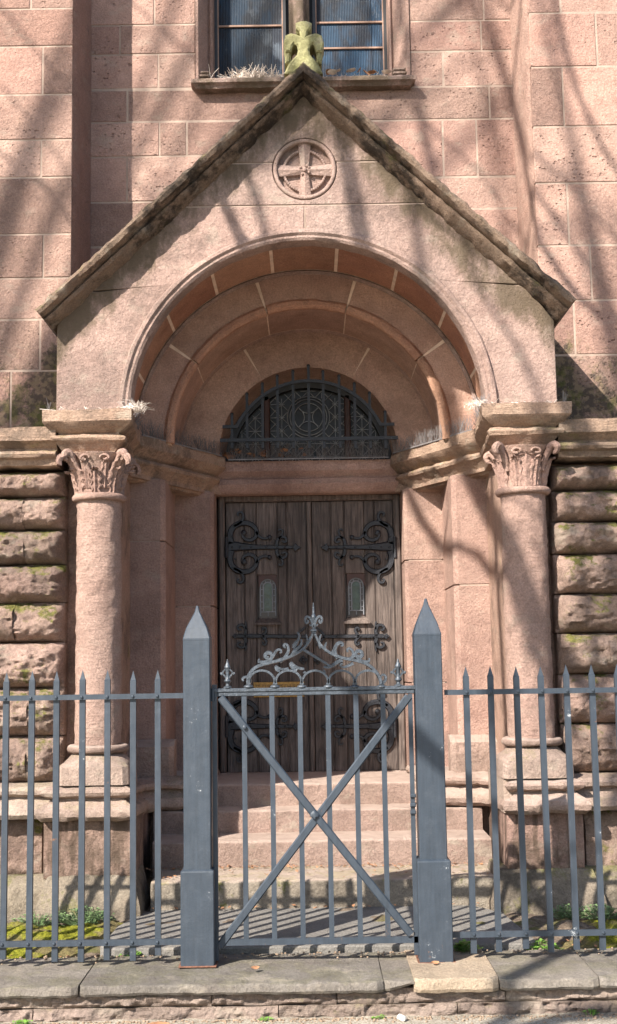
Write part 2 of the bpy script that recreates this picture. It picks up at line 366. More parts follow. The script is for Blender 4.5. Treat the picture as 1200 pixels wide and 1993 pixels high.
def rough_block(x0, x1, z0, z1, yf, yb, bulge, amp, seed, nx=None, nz=None, pw=5.0, res=.018, rend=(1, 1), sc=7.0, squash=1.0):
    """rock-faced stone: pillowed front, broken surface"""
    W, H = x1-x0, z1-z0; nx = nx or max(4, int(W/res)); nz = nz or max(4, int(H/res)); mb = MB(); vs = []
    for j in range(nz+1):
        for i in range(nx+1):
            u, v = i/nx, j/nz
            eu = min(u*W/(H*.5), 1) if rend[0] else 1; ev = min((1-u)*W/(H*.5), 1) if rend[1] else 1
            fx = (1-(1-eu)**3)*(1-(1-ev)**3); fz = 1-abs(2*v-1)**pw
            x, z = x0+u*W, z0+v*H
            q = Vector((x*sc+seed*3.1, seed, z*sc*squash))
            nn = noise.fractal(q, .75, 2.1, 5)+.5*noise.fractal(q*4.3, .7, 2.0, 3)
            ridged = abs(noise.noise(q*1.7))
            y = yf+bulge*(1-fx*fz)-amp*(nn*.6-ridged*.5)*min(1, fx*fz*3)
            z += .006*noise.noise(Vector((x*5, seed, j*.1)))*(1 if j in (0, nz) else .3)
            vs.append((x, min(y, yb-.01), z))
    n = nx+1; fs = [(j*n+i, j*n+i+1, (j+1)*n+i+1, (j+1)*n+i) for j in range(nz) for i in range(nx)]
    o = len(vs); ring = [i for i in range(nx+1)]+[j*n+nx for j in range(1, nz+1)]+[nz*n+i for i in range(nx-1, -1, -1)]+[j*n for j in range(nz-1, 0, -1)]
    for r in ring: vs.append((vs[r][0], yb, vs[r][2]))
    L = len(ring); fs += [(ring[k], o+k, o+(k+1) % L, ring[(k+1) % L]) for k in range(L)]
    return mb.add(vs, fs)

# ------------------------------------------------------------------ ground
def sheet(name, x0, x1, y0, y1, z, mat, nx=2, ny=2, amp=0, sc=3):
    mb = MB(); vs = [(x0+(x1-x0)*i/nx, y0+(y1-y0)*j/ny, z+amp*noise.fractal(Vector((x0+(x1-x0)*i/nx, y0+(y1-y0)*j/ny, 0))*sc, .8, 2, 4)) for j in range(ny+1) for i in range(nx+1)]
    mb.add(vs, [(j*(nx+1)+i, j*(nx+1)+i+1, (j+1)*(nx+1)+i+1, (j+1)*(nx+1)+i) for j in range(ny) for i in range(nx)])
    return mb.build(name, mat, kind='structure')
PZ = .095
sheet('ground', -150, 150, -150, 150, -.30, 'soil')
sheet('road', -80, 80, -12, -1.2, -.04, 'asphalt')
pm = MB().box(-40, 40, -1.2, 5.62, -.2, PZ); pm.build('pavement', 'pave', kind='structure')
ys = sheet('yard_soil', -6, 6, 5.70, 7.8, .195, 'soil', 240, 60, .035, 5)
for v in ys.data.vertices: q = min(1, max(0, (v.co.y-6.1)/.5)); v.co.z += .055*q*q*(3-2*q)
# ------------------------------------------------------------------ church wall
church = thing('church_building', 'pink sandstone church wall with broad buttresses either side of a recessed bay', 'church', (0, 8.4, .15))
YB, YW, G = 7.97, 8.4, .0055
def lay(parent, mat, Y, yb, courses, xl, xr, ch=.004, name='ashlar_block'):
    """courses: list of (ztop, zbot, [joint x...])"""
    for zt, zb, js in courses:
        xs = [xl]+sorted(js)+[xr]
        for i in range(len(xs)-1):
            a = xs[i]+(G if i else 0); b = xs[i+1]-(G if i < len(xs)-2 else 0)
            if b-a < .02: continue
            dy = random.uniform(-.003, .003)
            MB().box(a, b, Y+dy, yb, zb+G, zt-G, ch).build(name, mat, parent, smooth=0)
def crs(Y, u, vs, joints):
    z = [at(u, v, Y)[1] for v in vs]; out = []
    for i in range(len(vs)-1): out.append((z[i], z[i+1], [at(j, (vs[i]+vs[i+1])/2, Y)[0] for j in joints[i]]))
    return out
XB = 1.545
for sx, u, vs, js in ((-1, 90, [-210, -85, 17, 90, 184, 272, 345, 456, 541, 621, 721, 850], [[], [60], [], [83], [], [80], [], [84], [], [78], [20]]),
                      (1, 1110, [-220, -95, 25, 130, 246, 356, 478, 585, 691, 840], [[1110], [1088], [1160], [1096], [], [1105], [1150], [1118], []])):
    xs = sorted((sx*XB, sx*2.9))
    b = MB().box(xs[0]+.004, xs[1]-.004, YB+.003, 8.9, 2.6, 7.2).build('buttress', 'mortar', church, smooth=0)
    cs = crs(YB, u, vs, js)
    lay(b, 'buttress', YB, YW+.1, [(a, max(bb, 2.7), c) for a, bb, c in cs], xs[0], xs[1])
    # moulded corner strip between buttress and bay
    st = [(sx*(XB-.0), YB+.10), (sx*(XB-.03), YB+.14), (sx*(XB-.03), YW-.02)]
wall = MB().box(-1.6, 1.6, YW+.003, YW+.5, 4.25, 5.72).build('front_wall', 'mortar', church, smooth=0)
wl = crs(YW, 260, [-160, -60, 49, 106, 173, 238, 305, 393, 480, 570], [[233], [300], [233], [308], [247], [310, 363, 467], [247, 416], [311], [247]])
wr = crs(YW, 900, [-170, -60, 40, 99, 168, 232, 344, 407, 490, 570], [[860], [940], [936], [862], [952], [862, 928], [790], [], [900]])
XW = at(379, 60, YW)[0]; XW2 = at(797, 60, YW)[0]; ZS = at(590, 170, YW)[1]
lay(wall, 'ashlar', YW, YW+.12, [c for c in wl if c[1] > ZS-.05], -1.6, XW)
lay(wall, 'ashlar', YW, YW+.12, [c for c in wr if c[1] > ZS-.05], XW2, 1.6)
for a_, b_ in ((-1.6, -1.2), (1.2, 1.6)): MB().box(a_, b_, YW+.003, YW+.5, 2.9, 4.249).build('wall_pier', 'mortar', wall, smooth=0)
for cs_, sd in (([c for c in wl if c[1] <= ZS-.05], -1), ([c for c in wr if c[1] <= ZS-.05], 1)):
    for k, c in enumerate(cs_):
        c = (min(c[0], ZS) if k == 0 else c[0], c[1], c[2]); e_ = 1.22 if c[1] < 4.3 else G
        lay(wall, 'ashlar', YW, YW+.12, [(c[0], c[1], [j for j in c[2] if abs(j) > e_])], -1.6 if sd < 0 else e_, -e_ if sd < 0 else 1.6)
for a_, b_ in ((-1.6, XW), (XW2, 1.6)): MB().box(a_, b_, YW+.004, YW+.4, 5.7, 7.2).build('upper_wall', 'mortar', church, smooth=0)
# corner roll down each re-entrant angle
for sx in (-1, 1):
    prof = [(sx*XB, YB+.03), (sx*(XB-.018), YB+.07), (sx*(XB-.02), YB+.2), (sx*(XB-.045), YW-.05), (sx*(XB-.05), YW+.0), (sx*(XB+.02), YW+.02), (sx*(XB+.02), YB+.05)]
    mb = MB(); zs = [2.9+i*.1 for i in range(43)]
    mb.add([(x, y, z) for z in zs for x, y in prof], [(i*7+k, i*7+(k+1) % 7, (i+1)*7+(k+1) % 7, (i+1)*7+k) for i in range(42) for k in range(7)])
    mb.build('corner_moulding', 'buttress', church, wob=.004)
# ---- window above
win = node('window', church, (0, YW+.2, ZS))
zt = 7.1
MB().sweep([(XW-.01, YW+.35), (XW-.01, YW-.09), (XW2+.01, YW-.09), (XW2+.01, YW+.35)], [(-.0, ZS+.035), (.012, ZS+.02), (.012, ZS-.0), (-.01, ZS-.012), (-.02, ZS-.03), (-.05, ZS-.035), (-.4, ZS-.035), (-.4, ZS+.04)], fxy, step=.05, side=-1).build('sill', 'porch', win, wob=.006)
g0 = YW+.24
XL0, XL1 = at(417, 60, g0)[0], at(556, 60, g0)[0]; XR0, XR1 = at(608, 60, g0)[0], at(752, 60, g0)[0]
for xa, xb, sg in ((XW+.004, XL0, 1), (XR1, XW2-.004, -1)):   # splayed jambs with a roll and a little moulded base
    x0, x1 = (xa, xb)
    out, inn = (xa, xb) if sg > 0 else (xb, xa)
    pl = [(out, YW-.012), (out+sg*.02, YW-.012), (out+sg*.03, YW+.01), (out+sg*.045, YW+.03), (inn-sg*.035, YW+.12), (inn-sg*.02, YW+.10), (inn-sg*.004, YW+.12), (inn, g0+.02), (out, g0+.1)]
    mb = MB(); n = len(pl); mb.add([(x, y, z) for z in (ZS+.02, ZS+.13, 6.2, zt) for x, y in pl], [(i*n+k, i*n+(k+1) % n, (i+1)*n+(k+1) % n, (i+1)*n+k) for i in range(3) for k in range(n)])
    mb.build('jamb', 'column', win)
    zb = ZS+.035
    MB().box(min(out+sg*.03, inn-sg*.01), max(out+sg*.03, inn-sg*.01), YW+.0, YW+.13, zb, zb+.05, .01).box(min(out+sg*.02, inn-sg*.02), max(out+sg*.02, inn-sg*.02), YW-.004, YW+.1, zb+.052, zb+.075, .008).box(min(out+sg*.03, inn-sg*.02), max(out+sg*.03, inn-sg*.02), YW+.002, YW+.1, zb+.08, zb+.105, .01).build('jamb_base', 'porch', win)
MB().lathe([(.045, ZS+.01), (.045, zt)], (XL1+XR0)/2, YW+.13, 16).box((XL1+XR0)/2-.075, (XL1+XR0)/2+.075, YW+.16, g0+.06, ZS+.01, zt, .015).build('mullion', 'porch', win)
for xa, xb, hz in ((XL0, XL1, (49, -50)), (XR0, XR1, (95, 45, -40))):
    fr = MB(); e = .022
    fr.box(xa, xa+e, g0, g0+.05, ZS+.02, zt).box(xb-e, xb, g0, g0+.05, ZS+.02, zt).box(xa+e, xb-e, g0, g0+.05, ZS+.02, ZS+.06)
    fr.build('frame', 'wframe', win, smooth=0)
    mu = MB(); xv = xa+(xb-xa)*.80
    for v in hz:
        z = at(500, v, g0)[1]; mu.box(xa+e, xb-e, g0+.006, g0+.03, z-.006, z+.006)
    mu.box(xa+e, xa+e+.008, g0+.004, g0+.03, ZS+.06, zt).box(xb-e-.008, xb-e, g0+.004, g0+.03, ZS+.06, zt)
    mu.build('glazing_bar', 'mortard', win, smooth=0)
    zz = [ZS+.06]+sorted(at(500, v, g0)[1] for v in hz)+[zt]
    for i in range(len(zz)-1):
        for x0, x1 in ((xa+e, xv), (xv, xb-e)):
            MB().box(x0+.001, x1-.001, g0+.02, g0+.028, zz[i]+.001, zz[i+1]-.001).build('pane', 'sglass', win, smooth=0)
MB().box(XL0-.05, XR1+.05, g0+.08, g0+.1, ZS, zt).build('dark_backing', 'wframe', win, smooth=0)
# ---- rusticated lower wall
YR = 7.1
for sx, u, vs, js in ((-1, 60, [917, 967, 1031, 1098, 1173, 1250, 1338, 1433, 1527], [[], [47], [50], [], [29], [], [58], [55]]),
                      (1, 1140, [902, 953, 1014, 1077, 1155, 1232, 1312, 1408, 1504], [[], [], [1197], [], [], [1180], [], [1158]])):
    xs = sorted((sx*1.43, sx*2.9))
    rw = MB().box(xs[0], xs[1], YR+.13, 8.6, .1, 2.86).build('rusticated_wall', 'mortard', church, smooth=0)
    zz = [at(u, v, YR)[1] for v in vs]
    for i in range(8):
        jj = sorted([at(j, (vs[i]+vs[i+1])/2, YR)[0] for j in js[i]]+[sx*random.uniform(2.0, 2.3)])
        ex = sx*(1.40+.006*i*0 + random.uniform(-.006, .006)); pts = sorted([ex]+jj+[sx*2.9])
        rb_ = random.uniform(0, .02)
        for k in range(len(pts)-1):
            end = (1 if (sx > 0 and k == 0) else 0, 1 if (sx < 0 and k == len(pts)-2) else 0)
            rough_block(pts[k]+.001, pts[k+1]-.001, zz[i+1]+.003, zz[i]-.003, YR-.07-rb_, YR+.2, .11, .040, i*7.3+k*3.1+sx*50, rend=end, pw=3.4, squash=1.6, sc=8, res=.012).build('rock_faced_block', 'rock', rw, smooth=50)
    # cornice over it, ledge on top
    prof = [(.0, 2.95), (.0, 2.875), (-.03, 2.86), (-.055, 2.835), (-.055, 2.825), (-.02, 2.815), (-.012, 2.80), (-.02, 2.785), (-.05, 2.775), (-.06, 2.74), (-.075, 2.735), (-.5, 2.735), (-.9, 3.0)]
    MB().sweep([(sx*1.43, 6.95), (sx*2.9, 6.95)], prof, fxy, step=.04, side=-1 if sx > 0 else 1).build('cornice', 'cornice', church, wob=.010, wsc=11)
    # base mouldings
    prof = [(-.12, .96), (-.05, .945), (-.035, .925), (-.04, .905), (-.07, .893), (-.085, .89), (-.06, .86), (-.01, .83), (.0, .80), (-.02, .775), (-.08, .77), (-.5, .77), (-.5, .96)]
    MB().sweep([(sx*1.40, 6.90), (sx*2.9, 6.90)], prof, fxy, step=.04, side=-1 if sx > 0 else 1).build('base_moulding', 'base', church, wob=.008, wsc=11)
    bx = sorted((sx*1.5, sx*2.05)); rough_block(bx[0], bx[1], .44, .765, 7.02, 7.3, .04, .03, 31+sx, rend=(0, 0), pw=8).build('plinth_block', 'rock', church, smooth=50)
    bx = sorted((sx*2.06, sx*2.9)); rough_block(bx[0], bx[1], .44, .765, 7.02, 7.3, .04, .03, 33+sx, rend=(0, 0), pw=8).build('plinth_block', 'rock', church, smooth=50)
    bx = sorted((sx*1.42, sx*2.9)); rough_block(bx[0], bx[1], .05, .468, 6.90, 7.3, .12, .02, 37+sx, rend=(0, 0), pw=6).build('footing_stone', 'foot', church, smooth=50)

# ------------------------------------------------------------------ porch
porch = thing('stone_porch', 'gabled sandstone church porch with round arch, carved columns and mossy coping', 'porch', (0, 7.3, .2))
CX, CZ = .006, 3.045
YG = 7.3
def rk(x, n=0.0): return 5.222-.94*abs(x-.01)-n*1.37      # coping line, n below it
zA, zB2, zC, zCr = at(592, 316, YG)[1], at(592, 399, YG)[1], at(220, 568, YG)[1], at(970, 556, YG)[1]
xm, zm = at(592.5, 329, YG); RM = .198
gable = MB().prism([(-1.49, 3.02)]+arcpts(CX, CZ, 1.15, -90, 90, 40)[:0]+[(-1.49, 3.62), (.01, rk(.01, .06)), (1.49, 3.62), (1.49, 3.02)]+[p for p in reversed(arcpts(CX, CZ, 1.16, -89, 89, 40))][0:], YG+.062, YG+.3)
gable = gable.build('gable_wall', 'mortar', porch, smooth=0)
g = .004
def gs(poly, wob=0): return MB().prism(poly, YG, YG+.10, .004).build('gable_stone', 'porch', gable, smooth=0)
def xr(z, n=.05): return (5.175-n*1.366-z)/.93
# polygons run counter-clockwise seen from the front (x right, z up)
a1 = math.degrees(math.acos((zA-zm)/RM))
cap_arc = arcpts(xm, zm, RM, -a1+1, a1-1, 14)
gs([(-xr(zA)+.01, zA+g)]+[(p[0], max(p[1], zA+g)) for p in cap_arc]+[(xr(zA)+.01, zA+g), (.01, rk(.01, .05))])
arc_lo = arcpts(xm, zm, RM, -a1, a1-360, 26)
gs([(-xr(zB2)+.01, zB2+g), (xr(zB2)+.01, zB2+g), (xr(zA)+.01, zA-g)]+[(p[0], min(p[1], zA-g)) for p in reversed(arc_lo)]+[(-xr(zA)+.01, zA-g)])
RA = 1.125
def ang(z): return math.degrees(math.acos((z-CZ)/RA))
aL, aR = ang(zC), ang(zCr)
gs([(-xr(zC)+.01, zC+g)]+arcpts(CX, CZ, RA, -aL+3, -.35, 14)+[(CX-g, zB2-g), (-xr(zB2)+.01, zB2-g)])
gs([(xr(zCr)+.01, zCr+g), (xr(zB2)+.01, zB2-g), (CX+g, zB2-g)]+arcpts(CX, CZ, RA, .35, aR-3, 14))
gs([(-1.497, 3.03), (CX-RA, 3.03)]+arcpts(CX, CZ, RA, -89.5, -aL+3.6, 10)[:]+[(-xr(zC)+.03, zC-g), (-1.497, 3.64)])
gs([(1.497, 3.03), (1.497, 3.62), (xr(zCr)-.02, zCr-g)]+arcpts(CX, CZ, RA, aR-3.6, 89.5, 10)+[(CX+RA, 3.03)])
zj = g-.0005
for x0, x1, z0, z1 in ((-xr(zA)+.02, xm-RM-.0, zA-zj, zA+zj), (xm+RM+.0, xr(zA)-.02, zA-zj, zA+zj), (-xr(zB2)+.02, xr(zB2)-.02, zB2-zj, zB2+zj), (CX-zj, CX+zj, CZ+RA+.01, zB2-zj-.0005), (-xr(zC)+.02, CX-RA*math.sin(math.radians(aL))+.02, zC-zj, zC+zj), (CX+RA*math.sin(math.radians(aR))-.02, xr(zCr)-.02, zCr-zj, zCr+zj)):
    MB().box(x0, x1, YG+.0055, YG+.06, z0, z1).build('joint', 'mortar', gable, smooth=0)
# side walls and roof
for sx in (-1, 1):
    a, b = sorted((sx*1.49, sx*1.2)); MB().box(a, b, YG+.11, 8.45, 2.95, 3.66).build('side_wall', 'porch', porch, smooth=0)
MB().prism([(-1.5, 3.66), (.01, rk(.01, .16)), (1.5, 3.66), (1.5, 3.73), (.01, rk(.01, .04)), (-1.5, 3.73)], 7.62, 8.5).build('roof', 'coping', porch, smooth=0)
# coping
pr = [(-.002, 8.42), (-.002, 7.175), (-.012, 7.145), (-.030, 7.135), (-.050, 7.145), (-.060, 7.180), (-.064, 7.215), (-.078, 7.20), (-.092, 7.212), (-.110, 7.262), (-.122, 7.298), (-.126, 8.42)]
MB().sweep([(-1.605, rk(-1.605)), (.01, rk(.01)), (1.61, rk(1.61))], pr, fxz, step=.02).build('coping', 'coping', porch, wob=.013, wsc=13)
# medallion
med = node('medallion', porch, (xm, YG, zm))
def ring2(R, prof, Y, n=48, cx=xm, cz=zm):
    mb = MB(); pts = arcpts(cx, cz, 1.0, 0, 360, n)[:-1]; m = len(prof)
    mb.add([(cx+(p[0]-cx)*(R+o), Y+d, cz+(p[1]-cz)*(R+o)) for p in pts for o, d in prof], [(i*m+k, i*m+(k+1) % m, ((i+1) % n)*m+(k+1) % m, ((i+1) % n)*m+k) for i in range(n) for k in range(m)])
    return mb
ring2(.183, [(-.014, .04), (-.014, .0), (-.008, -.006), (.004, -.006), (.010, .0), (.010, .04)], YG).build('rim', 'porch', med, smooth=60)
MB().prism(arcpts(xm, zm, .21, 0, -360, 48)[:-1], YG+.045, YG+.06).build('disc', 'porch', med, smooth=0)
for k in range(4):
    a = k*math.pi/2; mb = MB(); r1, w0, w1 = .168, .022, .040
    ca, sa = math.cos(a), math.sin(a)
    def pp(r, s_, d): return (xm+ca*r-sa*s_, YG+d, zm+sa*r+ca*s_)
    mb.add([pp(0, -w0, .045), pp(r1, -w1, .045), pp(r1, w1, .045), pp(0, w0, .045), pp(0, -w0, .024), pp(r1, -w1, .020), pp(r1, w1, .020), pp(0, w0, .024), pp(0, 0, .008), pp(r1, 0, .006)],
           [(0, 1, 5, 4), (3, 7, 6, 2), (1, 2, 6, 9, 5), (4, 5, 9, 8), (8, 9, 6, 7)])
    mb.build('cross_arm', 'porch', med, smooth=0)
bd = MB()
for k in range(4):
    for j in range(9):
        a = math.radians(k*90+19+j*6.6); bd.sphere((xm+.128*math.cos(a), YG+.030, zm+.128*math.sin(a)), .0095, 6, 5)
bd.sphere((xm, YG+.008, zm), .014)
for a in (30, 60, 150, 240, 330): bd.sphere((xm+.03*math.cos(math.radians(a)), YG+.01, zm+.03*math.sin(math.radians(a))), .009)
bd.build('bead', 'porch', med)['kind'] = 'stuff'
mb = MB()
for k in range(4):
    pts = arcpts(xm, zm, .128, k*90+17, k*90+73, 10); mb.tube([(p[0], YG+.04, p[1]) for p in pts], .010, 6)
mb.build('wreath', 'porch', med)
# arch rings : front lip, red soffit, first splay order, roll, second order
arch = node('arch', porch, (0, YG, CZ))
NA = 72
mb = MB().sweep(arcpts(CX, CZ+.036, 1.008, -92, 92, NA), [(.128, .02), (.128, -.012), (.118, -.024), (.100, -.026), (.085, -.012), (.072, -.014), (.058, -.004), (.052, .03), (.052, .10), (.128, .10)], lambda p, y: (p.x, YG+y, p.y))
mb.build('archivolt', 'porch', arch, wob=.006, wsc=14)
def ring_stones(name, mat, bounds, R0, R1, y0, y1, ch=.0025, gap=.35, wob=0, parent=None, backmat='mortarp'):
    par = MB().sweep(arcpts(CX, CZ, 1.0, -91, 91, 60), [(R0-1+.0012, y0+.0012), (R1-1, y0+.0012), (R1-1, y1), (R0-1+.0012, y1)], fxz).build(name, backmat, arch)
    for a, b in zip(bounds[:-1], bounds[1:]):
        n = max(4, int((b-a)/3)); P = arcpts(CX, CZ, 1.0, a+gap, b-gap, n)
        m = MB().sweep(P, [(R0-1, y0+ch), (R0-1+ch, y0), (R1-1-.01, y0), (R1-1-.01, y1-.01), (R0-1, y1-.01)], fxz)
        m.build('voussoir', mat, par, wob=wob)
    return par
ring_stones('soffit_order', 'soffit', [-91, -70, -50, -31, -11, 10, 30, 50, 70, 91], 1.135, 1.25, YG+.12, 7.98, gap=.36, wob=.0)
ring_stones('outer_order', 'splay', [-91, -54.5, -17, 17, 54.5, 91], .895, 1.24, 8.0, 8.58, gap=.45, wob=0)
ring_stones('inner_order', 'splay', [-91, -30, 30, 91], .63, 1.02, 8.62, 8.80, gap=.8, wob=0)
# roll and fillets on the arrises
mr_ = MB().sweep(arcpts(CX, CZ, 1.0, -91, 91, NA), [(.135+.004, 7.995-8), (.130, -.02), (.112, -.02), (.108, .01), (.139, .02)], lambda p, y: (p.x, 8.0+y, p.y))
mr_.build('fillet', 'porch', arch, wob=.003, wsc=14)
par = None
for a, b in zip([-91, -54.5, -17, 17, 54.5], [-54.5, -17, 17, 54.5, 91]):
    P = arcpts(CX, CZ, .9, a+.3, b-.3, max(6, int((b-a)/2.5)))
    MB().sweep(P, [(.042, .0), (.038, -.012), (.020, -.028), (-.005, -.030), (-.022, -.012), (-.024, .02), (.0, .05), (.05, .05)], lambda p, y: (p.x, 8.0+y, p.y)).build('roll_stone', 'soffit', arch, wob=.006, wsc=12)
MB().sweep(arcpts(CX, CZ, .9, -91, 91, NA), [(.006, .02), (-.002, .022), (-.016, .04), (-.02, .06), (.006, .06)], lambda p, y: (p.x, 8.58+y, p.y)).build('fillet', 'jamb', arch, wob=.003)
# lunette reveal
MB().sweep(arcpts(CX, CZ, .63, -91, 91, 48), [(.0, 8.625), (.02, 8.62), (.06, 8.81), (.06, 9.1), (-.05, 9.1), (-.05, 8.98), (-.022, 8.955), (-.018, 8.90), (-.004, 8.87)], fxz).build('lunette_reveal', 'splay', arch, wob=.005)
# lunette window
lun = node('lunette_window', porch, (0, 8.95, CZ-.06))
MB().prism([(CX-.62, CZ-.09), (CX+.62, CZ-.09)]+list(reversed(arcpts(CX, CZ, .62, -90, 90, 30))), 9.0, 9.01).build('pane', 'glass', lun, smooth=0)
wf = MB()
for u in (519, 676):
    x = at(u, 820, 8.95)[0]; MB().box(x-.022, x+.022, 8.94, 9.0, CZ-.09, CZ+.5, .008).build('mullion', 'wood2', lun, smooth=0)
MB().sweep(arcpts(CX, CZ, .575, -90, 90, 40), [(-.02, 8.94), (.03, 8.94), (.03, 9.0), (-.02, 9.0)], fxz).build('frame', 'wframe', lun)
ld = MB(); lx, lz = at(600, 812, 8.98)
def inl(x, z): return (x-CX)**2+(z-CZ)**2 < .55**2 and z > CZ-.08
def seg(p, q, r=.0032):
    n = 24; run = []
    for i in range(n+1):
        c = (p[0]+(q[0]-p[0])*i/n, p[1]+(q[1]-p[1])*i/n)
        ok = inl(*c) and ((c[0]-lx)**2+(c[1]-lz)**2 > .155**2 or p == 'c')
        if ok: run.append((c[0], 8.988, c[1]))
        if (not ok or i == n) and len(run) > 1: ld.tube([run[0], run[-1]], r, 4)
        if not ok: run = []
s_ = .098
for i in range(-7, 8):
    xx = lx+i*s_; seg((xx, lz-.4), (xx, lz+.6))
    for j in range(-5, 7):
        z0_ = lz+j*s_; seg((xx, z0_), (xx+s_, z0_+s_)); seg((xx, z0_+s_), (xx+s_, z0_))
        if i == -7: seg((lx-.7, z0_), (lx+.7, z0_))
for R in (.155, .135, .105):
    ld.tube([(p[0], 8.984, p[1]) for p in arcpts(lx, lz, R, 0, 360, 32)], .004, 4)
for k in range(4):
    cxx, czz = lx+.105*math.cos(k*math.pi/2), lz+.105*math.sin(k*math.pi/2)
    pts = [p for p in arcpts(cxx, czz, .075, 0, 360, 40) if (p[0]-lx)**2+(p[1]-lz)**2 < .106**2]
    far = max(range(len(pts)), key=lambda q: math.dist(pts[q], pts[q-1])); pts = pts[far:]+pts[:far]
    ld.tube([(p[0], 8.984, p[1]) for p in pts], .004, 4)
ld.build('lead_tracery', 'lead', lun)
# iron grille in front
gr = node('window_grille', porch, (0, 8.58, CZ-.1)); YI = 8.57
us = [451, 480, 510, 539, 569.5, 599.5, 628, 659, 689, 718.5, 749]; tops = [806, 767, 747, 732, 723, 712, 723, 732, 747, 765, 802]
for u, v in zip(us, tops):
    x, z = at(u, v, YI); z0 = at(u, 873, YI)[1]
    MB().box(x-.0095, x+.0095, YI-.0095, YI+.0095, z0, z).sphere((x, YI, z), (.013, .013, .014), 6, 4).build('bar', 'iron', gr, smooth=0)
x0, z0 = at(428, 858, YI); x1 = at(774, 858, YI)[0]
MB().box(x0, x1, YI-.022, YI-.0105, z0-.012, z0+.012).build('bottom_rail', 'iron', gr, smooth=0)
zz = at(600, 829, YI)[1]; xa, xb = at(433, 829, YI)[0], at(767, 829, YI)[0]; xc, xd = at(461, 829, YI)[0], at(740, 829, YI)[0]; ztop = at(600, 742, YI)[1]
hh = (xd-xc)/2; sg_ = ztop-zz; RR = (hh*hh+sg_*sg_)/(2*sg_); th = math.degrees(math.asin(hh/RR))
path = [(xa, zz)]+arcpts((xc+xd)/2, ztop-RR, RR, -th, th, 24)+[(xb, zz)]
MB().sweep(path, [(.011, YI-.023), (-.011, YI-.023), (-.011, YI-.011), (.011, YI-.011)], fxz).build('arched_rail', 'iron', gr, smooth=30)

# imposts (cornice over the jambs) and lintel
IMP = [(0, 3.04), (0, 2.975), (-.012, 2.962), (-.055, 2.925), (-.075, 2.915), (-.078, 2.908), (-.045, 2.902), (-.034, 2.885), (-.042, 2.868), (-.06, 2.860), (-.085, 2.83), (-.125, 2.79), (-.128, 2.775), (-.16, 2.770), (-.30, 2.770), (-.30, 3.036)]
def imp_path(s): 
    return [(s*1.495, 7.5), (s*1.495, 6.9), (s*.99, 6.9), (s*1.05, 7.72), (s*.585, 8.66), (s*.585, 8.86)]
for s in (-1, 1):
    pth = imp_path(s)
    MB().sweep(pth, IMP, fxy, step=.03, side=1 if s > 0 else -1).build('impost', 'cornice', porch, wob=.011, wsc=10)
    # solid tops behind the moulded edge
    a, b = sorted((s*1.40, s*1.10)); MB().box(a, b, 7.0, 7.6, 2.80, 3.034).build('impost_core', 'cornice', porch, smooth=0)
    pl = [(s*1.10, 7.3), (s*1.22, 7.3), (s*1.22, 8.7), (s*.62, 8.75), (s*.70, 8.65), (s*1.12, 7.8)]
    m = MB(); n = len(pl); m.add([(x, y, z) for z in (2.79, 3.033) for x, y in pl], [tuple(range(n)), tuple(range(2*n-1, n-1, -1))]+[(k, (k+1) % n, n+(k+1) % n, n+k) for k in range(n)])
    m.build('impost_core', 'cornice', porch, smooth=0)
LP = [(0, 3.02), (-.005, 2.95), (-.02, 2.935), (-.045, 2.915), (-.05, 2.905), (-.03, 2.895), (-.02, 2.86), (-.04, 2.82), (-.06, 2.80), (-.07, 2.795), (-.35, 2.795), (-.35, 3.02)]
MB().sweep([(-.68, 8.70), (.68, 8.70)], LP, fxy, step=.04, side=-1).build('lintel', 'jamb', porch, wob=.004)

# piers
def pier(x0, x1, y0, y1, zs, inner, mat='jamb', ch=.03):
    """stones stacked between the heights zs; inner side gets a wide chamfer"""
    p = node('pier', porch, ((x0+x1)/2, y0, zs[0]))
    for za, zb in zip(zs[:-1], zs[1:]):
        if inner > 0: pl = [(x0, y0), (x1-.004, y0), (x1, y0+.004), (x1, y1), (x0, y1)] ; pl = [(x0, y0+ch), (x0+ch, y0), (x1-.004, y0), (x1, y0+.004), (x1, y1), (x0, y1)]
        else: pl = [(x0, y0+.004), (x0+.004, y0), (x1-ch, y0), (x1, y0+ch), (x1, y1), (x0, y1)]
        g_ = .003; n = len(pl); cx_ = (x0+x1)/2; cy_ = (y0+y1)/2
        lv = [(za+g_, .004), (za+g_+.004, 0), (zb-g_-.004, 0), (zb-g_, .004)]
        m = MB()
        for z, e in lv:
            m.v += [(x+(e if x < cx_ else -e), y+(e if y < cy_ else -e), z) for x, y in pl]
        m.f += [(i*n+k, i*n+(k+1) % n, (i+1)*n+(k+1) % n, (i+1)*n+k) for i in range(3) for k in range(n)]+[tuple(range(n)), tuple(3*n+k for k in range(n-1, -1, -1))]
        m.build('pier_stone', mat, p, smooth=0)
    MB().box(x0+ch+.006, x1-ch-.006, y0+.005, y1-.01, zs[0], zs[-1]).build('joint', 'mortar', p, smooth=0)
    return p
zc1, zc2 = at(300, 1053, 8.0)[1], at(920, 1138, 8.0)[1]; zb1, zb2 = at(390, 1180, 8.6)[1], at(825, 1090, 8.6)[1]
ZL = .92
